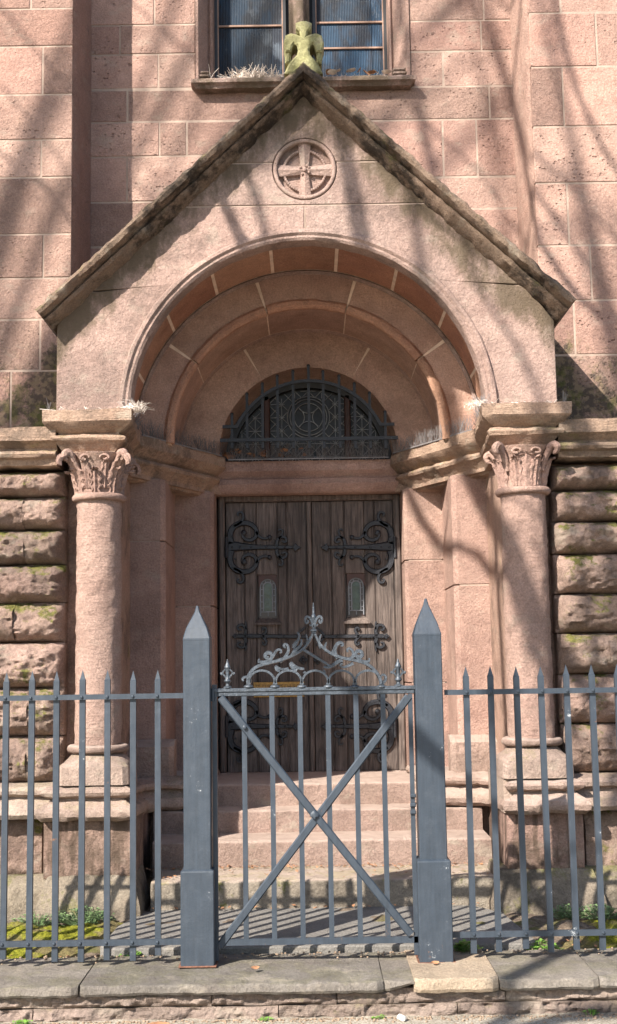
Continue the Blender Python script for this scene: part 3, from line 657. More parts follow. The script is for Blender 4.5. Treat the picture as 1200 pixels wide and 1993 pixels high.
for s, za, zb in ((-1, zc1, zb1), (1, zc2, zb2)):
    a = sorted((s*.93, s*1.20)); pier(a[0], a[1], 8.0, 8.62, [ZL+.18, za, 2.80], s)
    a = sorted((s*.662, s*.945)); pier(a[0], a[1], 8.60, 9.0, [ZL-.08, 1.45 if s > 0 else zb, zb if s > 0 else 2.2, 2.80] if s > 0 else [ZL-.08, zb, 2.80], s, ch=.022)
    a = sorted((s*1.155, s*1.41)); pier(a[0], a[1], 7.215, 8.05, [ZL-.06, 2.80], s, 'sidepier', ch=.01)
    # foot block of the wide pier with weathered top
    x0, x1 = sorted((s*.865, s*1.19)); m = MB()
    pf = [(7.88, .80), (7.88, 1.09), (7.91, 1.105), (7.99, 1.13), (8.05, 1.13), (8.05, .80)]
    m.add([(x, y, z) for x in (x0, x0+.03*(s > 0), x1-.03*(s < 0), x1) for y, z in [(yy+(.03 if ((x == x0 and s > 0) or (x == x1 and s < 0)) and yy < 7.95 else 0), zz_) for yy, zz_ in pf]],
          [(i*6+k, i*6+(k+1) % 6, (i+1)*6+(k+1) % 6, (i+1)*6+k) for i in range(3) for k in range(6)]+[tuple(range(6)), tuple(18+k for k in range(5, -1, -1))])
    m.build('pier_foot', 'step', porch, smooth=0)
# ---- columns
def leaf(mb, cx, cy, z0, az, H, W, curl, reach, r0=.128, jag=0.3, rib=.005, lean=.03):
    """acanthus leaf on the bell: rises, leans out and curls over"""
    nt_, ns = 22, 10; vs = []
    for i in range(nt_+1):
        t_ = i/nt_
        if t_ < .72: z = z0+H*t_/.72; r = r0+lean*(t_/.72)**1.6
        else:
            q = (t_-.72)/.28*curl; z = z0+H+reach*math.sin(q)*.9; r = r0+lean+reach*(1-math.cos(q))
        wd = W*(math.sin(math.pi*min(.97, .18+.80*t_))**.6)*(1-jag*abs(math.sin(t_*math.pi*4.5)))
        for j in range(ns+1):
            s__ = -1+2*j/ns; rr = r+rib*math.cos(s__*9)-.012*s__*s__*math.sin(math.pi*t_)*0+.006*(1-abs(s__))
            a = az+wd*s__/max(r, .05)
            vs.append((cx+rr*math.cos(a), cy+rr*math.sin(a), z+.012*abs(s__)*(-1 if t_ > .72 else 0)))
    n = ns+1; m0 = len(vs)
    inn = [(cx+(x-cx)*.94, cy+(y-cy)*.94, z-.004) for x, y, z in vs]
    fs = [(i*n+j, i*n+j+1, (i+1)*n+j+1, (i+1)*n+j) for i in range(nt_) for j in range(ns)]
    fs += [tuple(reversed([q+m0 for q in f])) for f in list(fs)]
    ed = [j for j in range(ns+1)]+[i*n+ns for i in range(1, nt_+1)]+[nt_*n+j for j in range(ns-1, -1, -1)]+[i*n for i in range(nt_-1, 0, -1)]
    fs += [(ed[k], ed[(k+1) % len(ed)], ed[(k+1) % len(ed)]+m0, ed[k]+m0) for k in range(len(ed))]
    mb.add(vs+inn, fs)
def column(cx, s):
    cy = 7.08
    c = node('column', porch, (cx, cy, .2))
    z0 = 1.165
    prof = [(.128, z0-.01)]+[(.128-.002*i/20, z0+(2.535-z0)*i/20) for i in range(41) if i <= 20]
    m = MB(); nS = 48; pz = [z0+(2.54-z0)*i/50 for i in range(51)]
    m.lathe([(.130-.004*i/50, z) for i, z in enumerate(pz)], cx, cy, nS); m.build('shaft', 'column', c, wob=.006, wsc=18)
    m = MB().lathe([(.12, 2.532)]+[(.135+.021*math.cos(a), 2.552+.021*math.sin(a)) for a in [math.radians(q) for q in range(-90, 91, 22)]]+[(.12, 2.574)], cx, cy, 48)
    m.build('neck_ring', 'jamb', c, wob=.004)
    # capital: bell, lower leaves, corner leaves that curl under the impost
    cap = node('capital', c, (cx, cy, 2.57))
    MB().lathe([(.120, 2.565), (.124, 2.62), (.130, 2.70), (.150, 2.76), (.18, 2.79), (.185, 2.80)], cx, cy, 32).build('bell', 'jamb', cap, wob=.006)
    m = MB()
    if s < 0:
        for k in range(8): leaf(m, cx, cy, 2.572, math.radians(22.5+45*k+22.5), .125, .050, 2.3, .022, jag=.45, rib=.006, lean=.028, r0=.130)
        for k in range(8): leaf(m, cx, cy, 2.60, math.radians(22.5+45*k), .15, .036, 2.0, .018, jag=.35, rib=.004, lean=.035, r0=.128)
        for k in range(4): leaf(m, cx, cy, 2.60, math.radians(45+90*k), .150, .050, 3.6, .042, jag=.25, rib=.005, lean=.075, r0=.128)
        m.build('leaf_carving', 'jamb', cap, wob=.004, wsc=30)
    else:
        for k in range(4): leaf(m, cx, cy, 2.572, math.radians(90*k), .17, .105, 1.4, .016, jag=.06, rib=.004, lean=.030, r0=.128)
        for k in range(8): leaf(m, cx, cy, 2.575, math.radians(22.5+45*k), .15, .045, 1.8, .020, jag=.3, rib=.004, lean=.040, r0=.128)
        m.build('leaf_carving', 'jamb', cap, wob=.005, wsc=30)
    for k in range(4):    # corner volutes: stems that rise and hook over
        a = math.radians(45+90*k); v = MB(); pts = []
        R_ = .026 if s < 0 else .030
        for i in range(6): q = i/5; pts.append((.142+.052*q*q, 2.66+.115*q))
        cc = (.142+.052+R_, 2.775)
        for i in range(1, 15): b = math.pi-i*math.radians(20); rr = R_*(1-.028*i); pts.append((cc[0]+rr*math.cos(b)-.0, cc[1]+rr*math.sin(b)))
        P3 = [(cx+r*math.cos(a), cy+r*math.sin(a), min(z, 2.812)) for r, z in pts]
        v.tube(P3, [.012+.010*min(1, i/6) if i < 14 else .020-.0015*(i-13) for i in range(len(P3))], 8)
        v.build('volute', 'jamb', cap, wob=.004, wsc=30)
    # small scroll in the middle of the front
    for q in (-1, 1):
        v = MB().tube([(cx+q*(.055-.05*math.cos(b)*.5), cy-.165, 2.765+.022*math.sin(b)*(1-b/9)) for b in [i*.45 for i in range(12)]], .0075, 6)
        v.build('scroll', 'jamb', cap)
    # base
    b = node('column_base', c, (cx, cy, .95))
    m = MB().lathe([(.12, z0-.045)]+[(.148+.022*math.cos(a), z0-.022+.022*math.sin(a)) for a in [math.radians(q) for q in range(-90, 91, 22)]]+[(.12, z0)], cx, cy, 48)
    m.build('torus', 'step', b, wob=.005)
    # sloped bell passing from round to square
    m = MB(); rows = [(1.12, .130, 0), (1.11, .142, .1), (1.09, .160, .45), (1.07, .18, .8), (1.052, .192, 1), (1.045, .193, 1), (.955, .195, 1)]; N = 40
    for z, r, q in rows:
        for k in range(N):
            a = 2*math.pi*(k+.5)/N; c_, s__ = math.cos(a), math.sin(a); sq = 1/max(abs(c_), abs(s__)); f_ = (1-q)+q*min(sq, 1.38)
            m.v.append((cx+r*f_*c_, cy+r*f_*s__, z))
    m.f += [(i*N+k, i*N+(k+1) % N, (i+1)*N+(k+1) % N, (i+1)*N+k) for i in range(6) for k in range(N)]
    m.build('square_base', 'base', b, wob=.005)
    return c
column(-1.200, -1); column(1.232, 1)
# base mouldings that run round the column plinths and along the jambs to the steps
BP = [(-.12, .965), (-.055, .945), (-.030, .935), (-.022, .918), (-.030, .900), (-.055, .890), (-.075, .885), (-.055, .862), (-.012, .84), (.0, .815), (-.004, .79), (-.03, .768), (-.08, .765), (-.5, .765), (-.5, .965)]
for s in (-1, 1):
    ix = .955 if s < 0 else 1.025
    pth = [(s*1.50, 7.4), (s*1.50, 6.84), (s*ix, 6.84), (s*(ix+.035), 7.66), (s*(ix-.03), 7.76), (s*.62, 7.82), (s*.62, 8.75)]
    BPx = [(max(o, -.17), z) for o, z in BP[:-2]]+[(-.17, .765), (-.17, .965)] if False else [(o, z) for o, z in BP[:-2]]+[(-.18, .765), (-.18, .955)]
    MB().sweep(pth, BPx, lambda p, z: (p.x, p.y, z-.055*min(1, max(0, (p.y-6.9)/.8))), step=.025, side=1 if s > 0 else -1).build('base_moulding', 'base' if s < 0 else 'step', porch, wob=.009, wsc=9)
    a = sorted((s*1.42, s*1.04)); MB().box(a[0], a[1], 6.92, 7.5, .77, .957).build('base_core', 'base', porch, smooth=0)
    pl = [(s*1.12, 7.2), (s*1.20, 7.2), (s*1.45, 7.4), (s*1.45, 8.9), (s*.672, 8.9), (s*.672, 7.92), (s*1.12, 7.88)]
    m = MB(); n = len(pl); m.add([(x, y, z) for z in (.3, .885) for x, y in pl], [tuple(range(n)), tuple(range(2*n-1, n-1, -1))]+[(k, (k+1) % n, n+(k+1) % n, n+k) for k in range(n)])
    m.build('jamb_base', 'step', porch, smooth=0)
    a = sorted((s*1.47, s*(ix+.03))); rough_block(a[0], a[1], .455, .775, 6.93, 7.35, .014, .010, 60+s, rend=(0, 0), pw=14, sc=9).build('plinth', 'plinth', porch, smooth=50)
    a = sorted((s*1.38, s*(ix+.06))); MB().box(a[0], a[1], 7.30, 8.2, .1, .80).build('return_wall', 'plinth', porch, smooth=0)
    # chamfered footing
    x0, x1 = (-1.50, -.93) if s < 0 else (.95, 1.56); m = MB(); c_ = .06
    lv = [(.05, 0, 0), (.30, 0, 0), (.335, .01, .01), (.465, .085, .05), (.47, .10, .06)]
    N = 36; ok = []
    for z, ey, ex in lv:
        row = []
        for k in range(N):
            q = k/(N-1); row.append((x0+ex+(x1-x0-2*ex)*q, 6.84+ey, z))
        m.v += [(x0+ex, 7.3, z)]+row+[(x1-ex, 7.3, z)]
    n = N+2; m.f += [(i*n+k, i*n+k+1, (i+1)*n+k+1, (i+1)*n+k) for i in range(4) for k in range(n-1)]+[tuple(4*n+k for k in range(n))]
    m.build('footing_stone', 'foot', porch, wob=.012, wsc=8)
# finial
fin = node('gable_finial', porch, (.015, 7.2, 5.15)); fx = at(590, 100, 7.2)[0]
def fp(u, v): x, z = at(u, v, 7.2); return (x, z)
half = [(553, 142), (561, 124), (570, 114), (577, 106), (580, 97), (578, 88), (572, 84), (568, 90), (566, 100), (555, 100), (551, 84), (555, 68), (566, 63), (577, 65), (584, 68), (582, 60), (576, 54), (575, 44), (585, 40), (590, 39)]
oth = [(1181-u, v) for u, v in half[:-1]]
poly = [fp(*p) for p in half]+[fp(*p) for p in reversed(oth)]
poly = list(reversed(poly))
MB().prism(poly, 7.20, 7.34, .010).build('crocket', 'finial', fin, smooth=0, wob=.003, wsc=20)
for q in (-1, 1):     # arms run front to back
    xa_, zb_ = fp(590+q*36, 120); xb_, zt_ = fp(590+q*25, 74); xs_ = sorted((xa_, xb_))
    MB().box(xs_[0], xs_[1], 7.215, 7.33, zb_, zt_, .012).build('arm_curl', 'finial', fin, smooth=0, wob=.004, wsc=20)
x, z = fp(590, 52); MB().sphere((x, 7.25, z), (.045, .05, .03), 12, 8).build('knop', 'finial', fin, wob=.006, wsc=18)

# ------------------------------------------------------------------ door
YD = 8.9
def dx(u, v=1240): return at(u, v, YD)[0]
ZD0, ZD1 = .835, 2.80
fr = MB().box(dx(427), dx(439), YD-.03, YD+.12, ZD0, ZD1, .01).box(dx(771), dx(784), YD-.03, YD+.12, ZD0, ZD1, .01).box(dx(439), dx(771), YD-.03, YD+.12, ZD1-.045, ZD1, .01)
fr.build('door_frame', 'wood', porch, smooth=0)
MB().box(-.7, .7, 9.02, 9.3, .8, 2.85).build('door_backing', 'wframe', porch, smooth=0)
KU = 1/(3.158)
def hp(x, y): return (420+x*KU, 940+y*KU)          # enlarged door view -> photograph
def iron_path(mb, pts, w, Y=YD-.012, th=.012, smooth=3):
    """flat forged bar along a 2D path, width tapering"""
    P = [Vector(p) for p in pts]
    for _ in range(2):                               # Chaikin rounding
        Q = [P[0]]
        for a, b in zip(P[:-1], P[1:]): Q += [a.lerp(b, .25), a.lerp(b, .75)]
        P = Q+[P[-1]]
    n = len(P)
    if Y < YD+.02 and Y > 8: w = tuple(q*1.15 for q in w)
    ws = [(w[0]+(w[1]-w[0])*i/(n-1)) if len(w) == 2 else (w[0]+(w[1]-w[0])*2*i/(n-1) if i < n/2 else w[1]+(w[2]-w[1])*(2*i/(n-1)-1)) for i in range(n)]
    vs = []
    for i in range(n):
        d = (P[min(i+1, n-1)]-P[max(i-1, 0)]).normalized(); q = Vector((-d.y, d.x))*ws[i]/2
        vs += [(P[i].x-q.x, Y, P[i].y-q.y), (P[i].x-q.x*.7, Y-th, P[i].y-q.y*.7), (P[i].x+q.x*.7, Y-th, P[i].y+q.y*.7), (P[i].x+q.x, Y, P[i].y+q.y)]
    fs = [(i*4+k, i*4+(k+1) % 4, (i+1)*4+(k+1) % 4, (i+1)*4+k) for i in range(n-1) for k in range(4)]+[(0, 1, 2, 3), tuple((n-1)*4+k for k in (3, 2, 1, 0))]
    mb.add(vs, fs)
def hinge(parent, v0, mir, seedn, tip=525):
    """big strap hinge; the upper left one is the pattern (v0: its strap's height in the photograph)"""
    def T(x, y):
        u, v = hp(x, y); v += v0-1062
        if mir: u = 604.5-(u-604.5)+ (0)
        return at(u, v, YD)
    mb = MB()
    iron_path(mb, [T(78, 388), T(140, 393), T(250, 396), T(380, 396), T(470, 397)], (.085, .030, .018))
    mb.prism([T(470, 397), T(488, 372), T(500, 385), T(tip, 398), T(500, 412), T(488, 425)][::(1 if mir else -1)], YD-.026, YD-.010, .003)
    for g_, sy in ((1, -1), (-1, 1)):
        def S(x, y): return T(x, 397+(y-397)*(1 if g_ > 0 else -1)*1.0)
        iron_path(mb, [S(95, 375), S(84, 330), S(100, 275), S(150, 245), S(215, 250), S(252, 290), S(248, 335), S(210, 357), S(172, 345), S(160, 315), S(178, 300)], (.046, .030, .014))
        iron_path(mb, [S(110, 268), S(150, 250), S(172, 215), S(165, 185), S(145, 178), S(130, 192), S(140, 205)], (.022, .014))
        iron_path(mb, [S(248, 300), S(262, 328), S(292, 345), S(330, 338)], (.022, .014))
        mb.sphere((T(0, 0)[0]*0+S(172, 308)[0], YD-.018, S(172, 308)[1]), (.022, .010, .022), 8, 5)
        mb.sphere((S(330, 336)[0], YD-.018, S(330, 336)[1]), (.018, .010, .018), 8, 5)
        iron_path(mb, [S(372, 385), S(375, 355), S(398, 330), S(428, 335), S(437, 358), S(420, 368), S(405, 358)], (.024, .012))
        iron_path(mb, [S(385, 345), S(408, 320), S(412, 292), S(395, 283), S(384, 296)], (.018, .011))
    for x, y in ((100, 397), (150, 397), (218, 397), (310, 397), (378, 397), (425, 397), (100, 330), (120, 470)):
        q = T(x, y); mb.sphere((q[0], YD-.026, q[1]), (.008, .006, .008), 6, 4)
    q = T(66, 397); mb.tube([(q[0], YD-.03, q[1]-.075), (q[0], YD-.03, q[1]+.075)], .012, 8)
    return mb.build('strap_hinge', 'iron', parent, smooth=40)
def band(parent, v0, mir):
    """middle strap with little scrolls"""
    def T(x, y):
        u = 420+x/3.158; v = 1200+y/3.158+(v0-1238)
        if mir: u = 1209-u
        return at(u, v, YD)
    mb = MB()
    iron_path(mb, [T(135, 120), T(300, 121), T(500, 124), T(560, 124)], (.028, .024, .02))
    mb.prism([T(98, 121), T(118, 104), T(138, 115), T(138, 128), T(118, 140)][::(1 if mir else -1)], YD-.026, YD-.010, .003)
    for g_ in (1, -1):
        def S(x, y): return T(x, 121+(y-121)*g_)
        iron_path(mb, [S(178, 118), S(186, 85), S(175, 55), S(150, 50), S(130, 65), S(140, 85), S(155, 80)], (.026, .012))
        iron_path(mb, [S(185, 80), S(186, 45), S(180, 30)], (.016, .008))
        iron_path(mb, [S(288, 118), S(305, 100), S(312, 80), S(300, 66), S(284, 74), S(292, 86)], (.022, .011))
        iron_path(mb, [S(500, 118), S(515, 95), S(540, 75), S(550, 62)], (.018, .009))
    for x in (118, 200, 280, 420, 520):
        q = T(x, 121); mb.sphere((q[0], YD-.026, q[1]), (.008, .006, .008), 6, 4)
    return mb.build('strap_band', 'iron', parent, smooth=40)
def door_leaf(us, wx, mir, label):
    d = node('door_leaf', porch, (dx((us[0]+us[-1])/2), YD, ZD0))
    wa, wb = dx(wx[0]), dx(wx[1]); zt_, zb_ = at(600, 1118, YD)[1], at(600, 1203, YD)[1]
    for a, b in zip(us[:-1], us[1:]):
        xa, xb = dx(a)+.004, dx(b)-.004; dy = random.uniform(-.003, .003)
        if xa-.01 < wa and wb < xb+.01:
            xa, xb = min(xa, wa), max(xb, wb)
            MB().box(xa, xb, YD+dy, YD+.05, zt_+.002, ZD1-.048, .004).build('plank', 'wood', d, smooth=0)
            MB().box(xa, xb, YD+dy, YD+.05, ZD0+.004, zb_-.004, .004).build('plank', 'wood', d, smooth=0)
        else: MB().box(xa, xb, YD+dy, YD+.05, ZD0+.004, ZD1-.048, .004).build('plank', 'wood', d, smooth=0)
        MB().box(xb+.002, xb+.006, YD+.0, YD+.02, ZD0+.01, ZD1-.05).build('bead_strip', 'wood', d, smooth=0)
    MB().box(dx(us[0]), dx(us[-1]), YD+.052, YD+.08, ZD0+.004, ZD1-.045).box(wa-.0, wb, YD+.03, YD+.05, zb_, zb_+.01).build('rear_boards', 'wood', d, smooth=0)
    # little leaded window with its sill
    wm = (wa+wb)/2; hw = (wb-wa)/2; r = hw-.012; zs_ = zt_-.03-r*.2
    MB().box(wa+.002, wb-.002, YD+.035, YD+.045, zb_, zt_).build('red_margin', 'redglass', d, smooth=0)
    cz_ = zt_-.03-r; r2 = r*.62
    MB().prism([(wm-r2, zb_+.05), (wm+r2, zb_+.05)]+list(reversed(arcpts(wm, cz_, r2, -90, 90, 12))), YD+.026, YD+.034).build('pane', 'greenglass', d, smooth=0)
    ld = MB()
    for rr in (r2, r):
        ld.tube([(wm-rr, YD+.022, zb_+(.02 if rr == r else .05))]+[(p[0], YD+.022, p[1]) for p in arcpts(wm, cz_, rr, -90, 90, 12)]+[(wm+rr, YD+.022, zb_+(.02 if rr == r else .05))], .0055, 4)
    ld.tube([(wm-r, YD+.022, zb_+.05), (wm+r, YD+.022, zb_+.05)], .0055, 4).tube([(wm, YD+.022, zb_+.02), (wm, YD+.022, zb_+.05)], .0045, 4)
    for i in range(4):
        z = zb_+.05+(cz_-zb_-.05)*(i+.6)/4
        for q in (-1, 1): ld.tube([(wm+q*r2, YD+.022, z), (wm+q*r, YD+.022, z)], .0045, 4)
    for a in (-60, -25, 25, 60):
        p, q = arcpts(wm, cz_, r2, a, a, 1)[0], arcpts(wm, cz_, r, a, a, 1)[0]; ld.tube([(p[0], YD+.022, p[1]), (q[0], YD+.022, q[1])], .0045, 4)
    ld.build('lead', 'leadd', d)
    xs = [wm+r*math.sin(math.radians(a)) for a in range(-90, 91, 15)]
    sp = [(wa, zt_), (wa, cz_)]+[(p[0], p[1]) for p in arcpts(wm, cz_, r+.004, -90, 90, 12)]+[(wb, cz_), (wb, zt_)]
    MB().prism(list(reversed(sp)) if False else sp[::-1], YD+.006, YD+.034).build('arched_head', 'wood2', d, smooth=0)
    m = MB(); m.add([(wa-.03, YD-.035, zb_-.045), (wb+.03, YD-.035, zb_-.045), (wb+.03, YD+.0, zb_-.03), (wa-.03, YD+.0, zb_-.03), (wa-.03, YD-.035, zb_-.03), (wb+.03, YD-.035, zb_-.03), (wb+.005, YD+.0, zb_-.002), (wa-.005, YD+.0, zb_-.002)],
                    [(0, 1, 5, 4), (4, 5, 6, 7), (3, 2, 1, 0), (1, 2, 6, 5), (0, 4, 7, 3)]); m.build('window_sill', 'wood', d, smooth=0)
    hinge(d, 1062, mir, 1); hinge(d, 1410, mir, 2); band(d, 1238, mir)
    return d
L = door_leaf([440, 476.5, 500, 541, 560, 600], (504, 540), False, '')
R = door_leaf([609, 647.5, 673, 711.5, 733, 770], (677, 712), True, '')
MB().box(dx(600)+.001, dx(609)-.001, YD-.022, YD+.03, ZD0+.004, ZD1-.05, .006).build('astragal', 'wood', L, smooth=0)
# ring plate handle
for u in (590, 618):
    x, z = at(u, 1285, YD); m = MB().prism([(x-.034, z), (x, z-.034), (x+.034, z), (x, z+.034)], YD-.02, YD-.005, .004); m.sphere((x, YD-.03, z), .016)
    m.build('handle_plate', 'iron', L if u < 600 else R, smooth=0)
# brass sign on the door
sx0, sz0 = at(493, 1328, YD-.01); sx1, sz1 = at(592, 1356, YD-.01)
sg = MB().box(sx0, sx1, YD-.016, YD-.006, sz1, sz0, .002).build('name_plate', 'brass', porch, smooth=0)
cu = bpy.data.curves.new('lettering', 'FONT'); cu.body = "ST. CLEMENT'S CHURCH"; cu.size = .043; cu.extrude = .001; cu.align_x = 'CENTER'; cu.space_character = .96
lo = bpy.data.objects.new('lettering', cu); SC.collection.objects.link(lo)
dg = bpy.context.evaluated_depsgraph_get(); me = bpy.data.meshes.new_from_object(lo.evaluated_get(dg)); bpy.data.objects.remove(lo)
xs = [v.co.x for v in me.vertices]; W0 = max(xs)-min(xs); k = (sx1-sx0)*.9/W0
me.transform(Matrix.Translation(((sx0+sx1)/2, YD-.0175, sz0-.048)) @ Matrix.Rotation(math.pi/2, 4, 'X') @ Matrix.Diagonal((k, 1, 1, 1))); me.materials.append(M['brasslet'])
lo = bpy.data.objects.new('lettering', me); SC.collection.objects.link(lo); put(lo, sg)

# ------------------------------------------------------------------ steps
steps = thing('stone_steps', 'worn pink stone steps rising to the wooden church door', 'steps', (0, 7.3, .27))
def step(x0, x1, y0, y1, z0, z1, mat, wob=.008, r=.012):
    m = MB(); pf = [(y1, z0), (y0, z0), (y0, z1-r*1.4), (y0+r*.4, z1-r*.5), (y0+r*1.4, z1), (y1, z1)]
    N = int((x1-x0)/.03)
    xs = [x0, x0+.004]+[x0+(x1-x0)*i/N for i in range(1, N)]+[x1-.004, x1]; n = len(pf)
    for i, x in enumerate(xs):
        e = .012 if i in (0, len(xs)-1) else 0
        m.v += [(x, min(y+e, y1), z-(e if z > z0 else 0)) for y, z in pf]
    m.f += [(i*n+k, i*n+(k+1) % n, (i+1)*n+(k+1) % n, (i+1)*n+k) for i in range(len(xs)-1) for k in range(n)]+[tuple(range(n)), tuple((len(xs)-1)*n+k for k in range(n-1, -1, -1))]
    return m.build('step', mat, steps, smooth=50, wob=wob, wsc=6)
step(-.90, 1.03, 7.0, 7.8, .20, .42, 'lowstep')
step(-.945, 1.045, 7.45, 8.1, .36, .568, 'step')
step(-.985, 1.04, 7.80, 8.3, .5, .703, 'step')
step(-.665, .665, 8.05, 9.1, .6, .838, 'step', .004)
slab = thing('paving_slab', 'grey bluestone landing slab striped by fence shadows below the steps', 'slab', (.05, 6.5, .17))
m = MB(); out_ = [(-1.03, 6.16), (-.95, 6.09), (.98, 6.07), (1.06, 6.12), (1.04, 6.35), (1.0, 6.8), (.8, 7.1), (-.7, 7.1), (-.95, 6.92), (-1.02, 6.6)]
n = len(out_); m.add([(x, y, z) for z, e in ((.15, 0), (.262, 0), (.27, .01)) for x, y in [(px*(1-e), 6.6+(py-6.6)*(1-e)) for px, py in out_]], [(i*n+k, i*n+(k+1) % n, (i+1)*n+(k+1) % n, (i+1)*n+k) for i in range(2) for k in range(n)]+[tuple(2*n+k for k in range(n))])
m.build('slab_stone', 'flag', slab, smooth=0)

# ------------------------------------------------------------------ kerb wall under the fence
kerb = thing('kerb_wall', 'low stone kerb wall with cracked flat capstones carrying the iron fence', 'wall', (0, 5.74, PZ))
def kx(u, v=1900, Y=5.5): return at(u, v, Y)[0]
caps = [(-1.9, kx(-210)), (kx(-206), kx(150)), (kx(153), kx(745)), (kx(747), kx(817)), (kx(806), kx(970)), (kx(973), kx(1165)), (kx(1168), kx(1500)), (kx(1504), 2.2)]
for i, (a, b) in enumerate(caps):
    tan = i == 4; zt_ = .250+(0.004 if tan else random.uniform(-.006, .004)); th = .046 if not tan else .060; yf = 5.50+random.uniform(-.012, .01)+(-.010 if tan else 0); yb = 6.04
    N = max(4, int((b-a)/.025)); mm = MB(); pf = [(yb, zt_-th), (yf+.010, zt_-th), (yf+.0, zt_-th*.75), (yf+.001, zt_-.012), (yf+.004, zt_-.004), (yf+.012, zt_), (yf+.25, zt_), (yb, zt_)]
    n = len(pf)
    for k in range(N+1):
        x = a+(b-a)*k/N; e = .008*noise.noise(Vector((x*9, i, 0))); eb = .02*abs(noise.noise(Vector((x*6, i+5, 0))))
        lo_ = 0
        if i == 3: lo_ = .035*k/N
        mm.v += [(x, y+(e if y < 5.64 else 0)+(.02*(k in (0, N)) if y < 5.64 else 0), z+(eb*.4+lo_ if z < zt_-.025 else 0)) for y, z in pf]
    mm.f += [(q*n+k, q*n+(k+1) % n, (q+1)*n+(k+1) % n, (q+1)*n+k) for q in range(N) for k in range(n)]+[tuple(range(n)), tuple(N*n+k for k in range(n-1, -1, -1))]
    mm.build('capstone', 'capt' if tan else 'cap', kerb, smooth=24, wob=.0045, wsc=16, seedv=i*9)
for row, (z0, z1, js) in enumerate(((.145, .203, [-1.9, kx(-160), kx(410), kx(655), kx(985), kx(1330), 2.2]), (.0, .141, [-1.9, kx(-120), kx(60), kx(540), kx(890), kx(1290), 2.2]))):
    for a, b in zip(js[:-1], js[1:]):
        rough_block(a+.002, b-.002, z0, z1, 5.535-.006*row, 5.8,   .014, .034, row*11+a*5, rend=(0, 0), pw=5, res=.012, sc=11, squash=2.0).build('kerb_stone', 'kerb', kerb, smooth=50)

# ------------------------------------------------------------------ fence and gate
YF = 5.86
def fq(u, v, Y=YF): return at(u, v, Y)
def picket(x, zb, zt_, parent, w=.0135, tip=.048):
    m = MB(); jx = random.uniform(-.002, .002)
    q = [(-w, -w*.8), (w, -w*.8), (w, w*.8), (-w, w*.8)]
    m.add([(x+a, YF+b, zb) for a, b in q]+[(x+jx+a, YF+b, zt_-tip) for a, b in q]+[(x+jx+a*.9, YF+b*.5, zt_-tip*.95) for a, b in q]+[(x+jx, YF, zt_)],
          [(0, 1, 5, 4), (1, 2, 6, 5), (2, 3, 7, 6), (3, 0, 4, 7), (4, 5, 9, 8), (5, 6, 10, 9), (6, 7, 11, 10), (7, 4, 8, 11), (8, 9, 12), (9, 10, 12), (10, 11, 12), (11, 8, 12), (3, 2, 1, 0)])
    return m.build('picket', 'paint', parent, smooth=0)
ZR = fq(200, 1356)[1]; ZBt = fq(200, 1833)[1]; ZT = fq(160, 1305)[1]; ZP = fq(160, 1866)[1]
ZR2 = fq(1030, 1345)[1]; ZB2_ = fq(1030, 1815)[1]; ZT2 = fq(1050, 1295)[1]; ZP2 = fq(1050, 1850)[1]
def rail(mb, x0, x1, z, h, d, y=YF): mb.box(x0, x1, y-d, y+d, z-h/2, z+h/2); return mb
for side in (-1, 1):
    if side < 0:
        f = thing('iron_fence', 'grey spiked iron fence on the gate hinge side, before bright green moss', 'fence', (-1.2, YF, .25), 'iron fence runs beside the gate')
        us_ = [307, 259, 209, 159.5, 109.5, 60, 10.5]; xs = [fq(u, 1500)[0] for u in us_]
        stp = xs[-2]-xs[-1]; xs += [xs[-1]-stp*k for k in range(1, 7)]; xe0, xe1 = xs[-1]-.05, fq(358, 1500)[0]
        zr, zb, zt_, zp = ZR, ZBt, ZT, ZP
    else:
        f = thing('iron_fence', 'grey spiked iron fence on the latch side of the gate, beside the shaded column', 'fence', (1.2, YF, .25), 'iron fence runs beside the gate')
        us_ = [911, 959, 1011, 1059, 1108, 1158, 1208]; xs = [fq(u, 1500)[0] for u in us_]
        xs += [xs[-1]+.111*k for k in range(1, 6)]; xe0, xe1 = fq(868, 1500)[0], xs[-1]+.05
        zr, zb, zt_, zp = ZR2, ZB2_, ZT2, ZP2
    m = MB(); rail(m, xe0, xe1, zr, .024, .008, YF-.018)
    m.build('top_rail', 'paint', f, smooth=0)
    m = MB(); rail(m, xe0, xe1, zb, .026, .008, YF-.018)
    m.build('bottom_rail', 'paint', f, smooth=0)
    for x in xs:
        picket(x, zp+random.uniform(-.012, .012), zt_+random.uniform(-.004, .004), f)
        for zv in (zr, zb): MB().sphere((x, YF-.028, zv), (.008, .006, .008), 6, 4).build('rivet', 'paint', f)
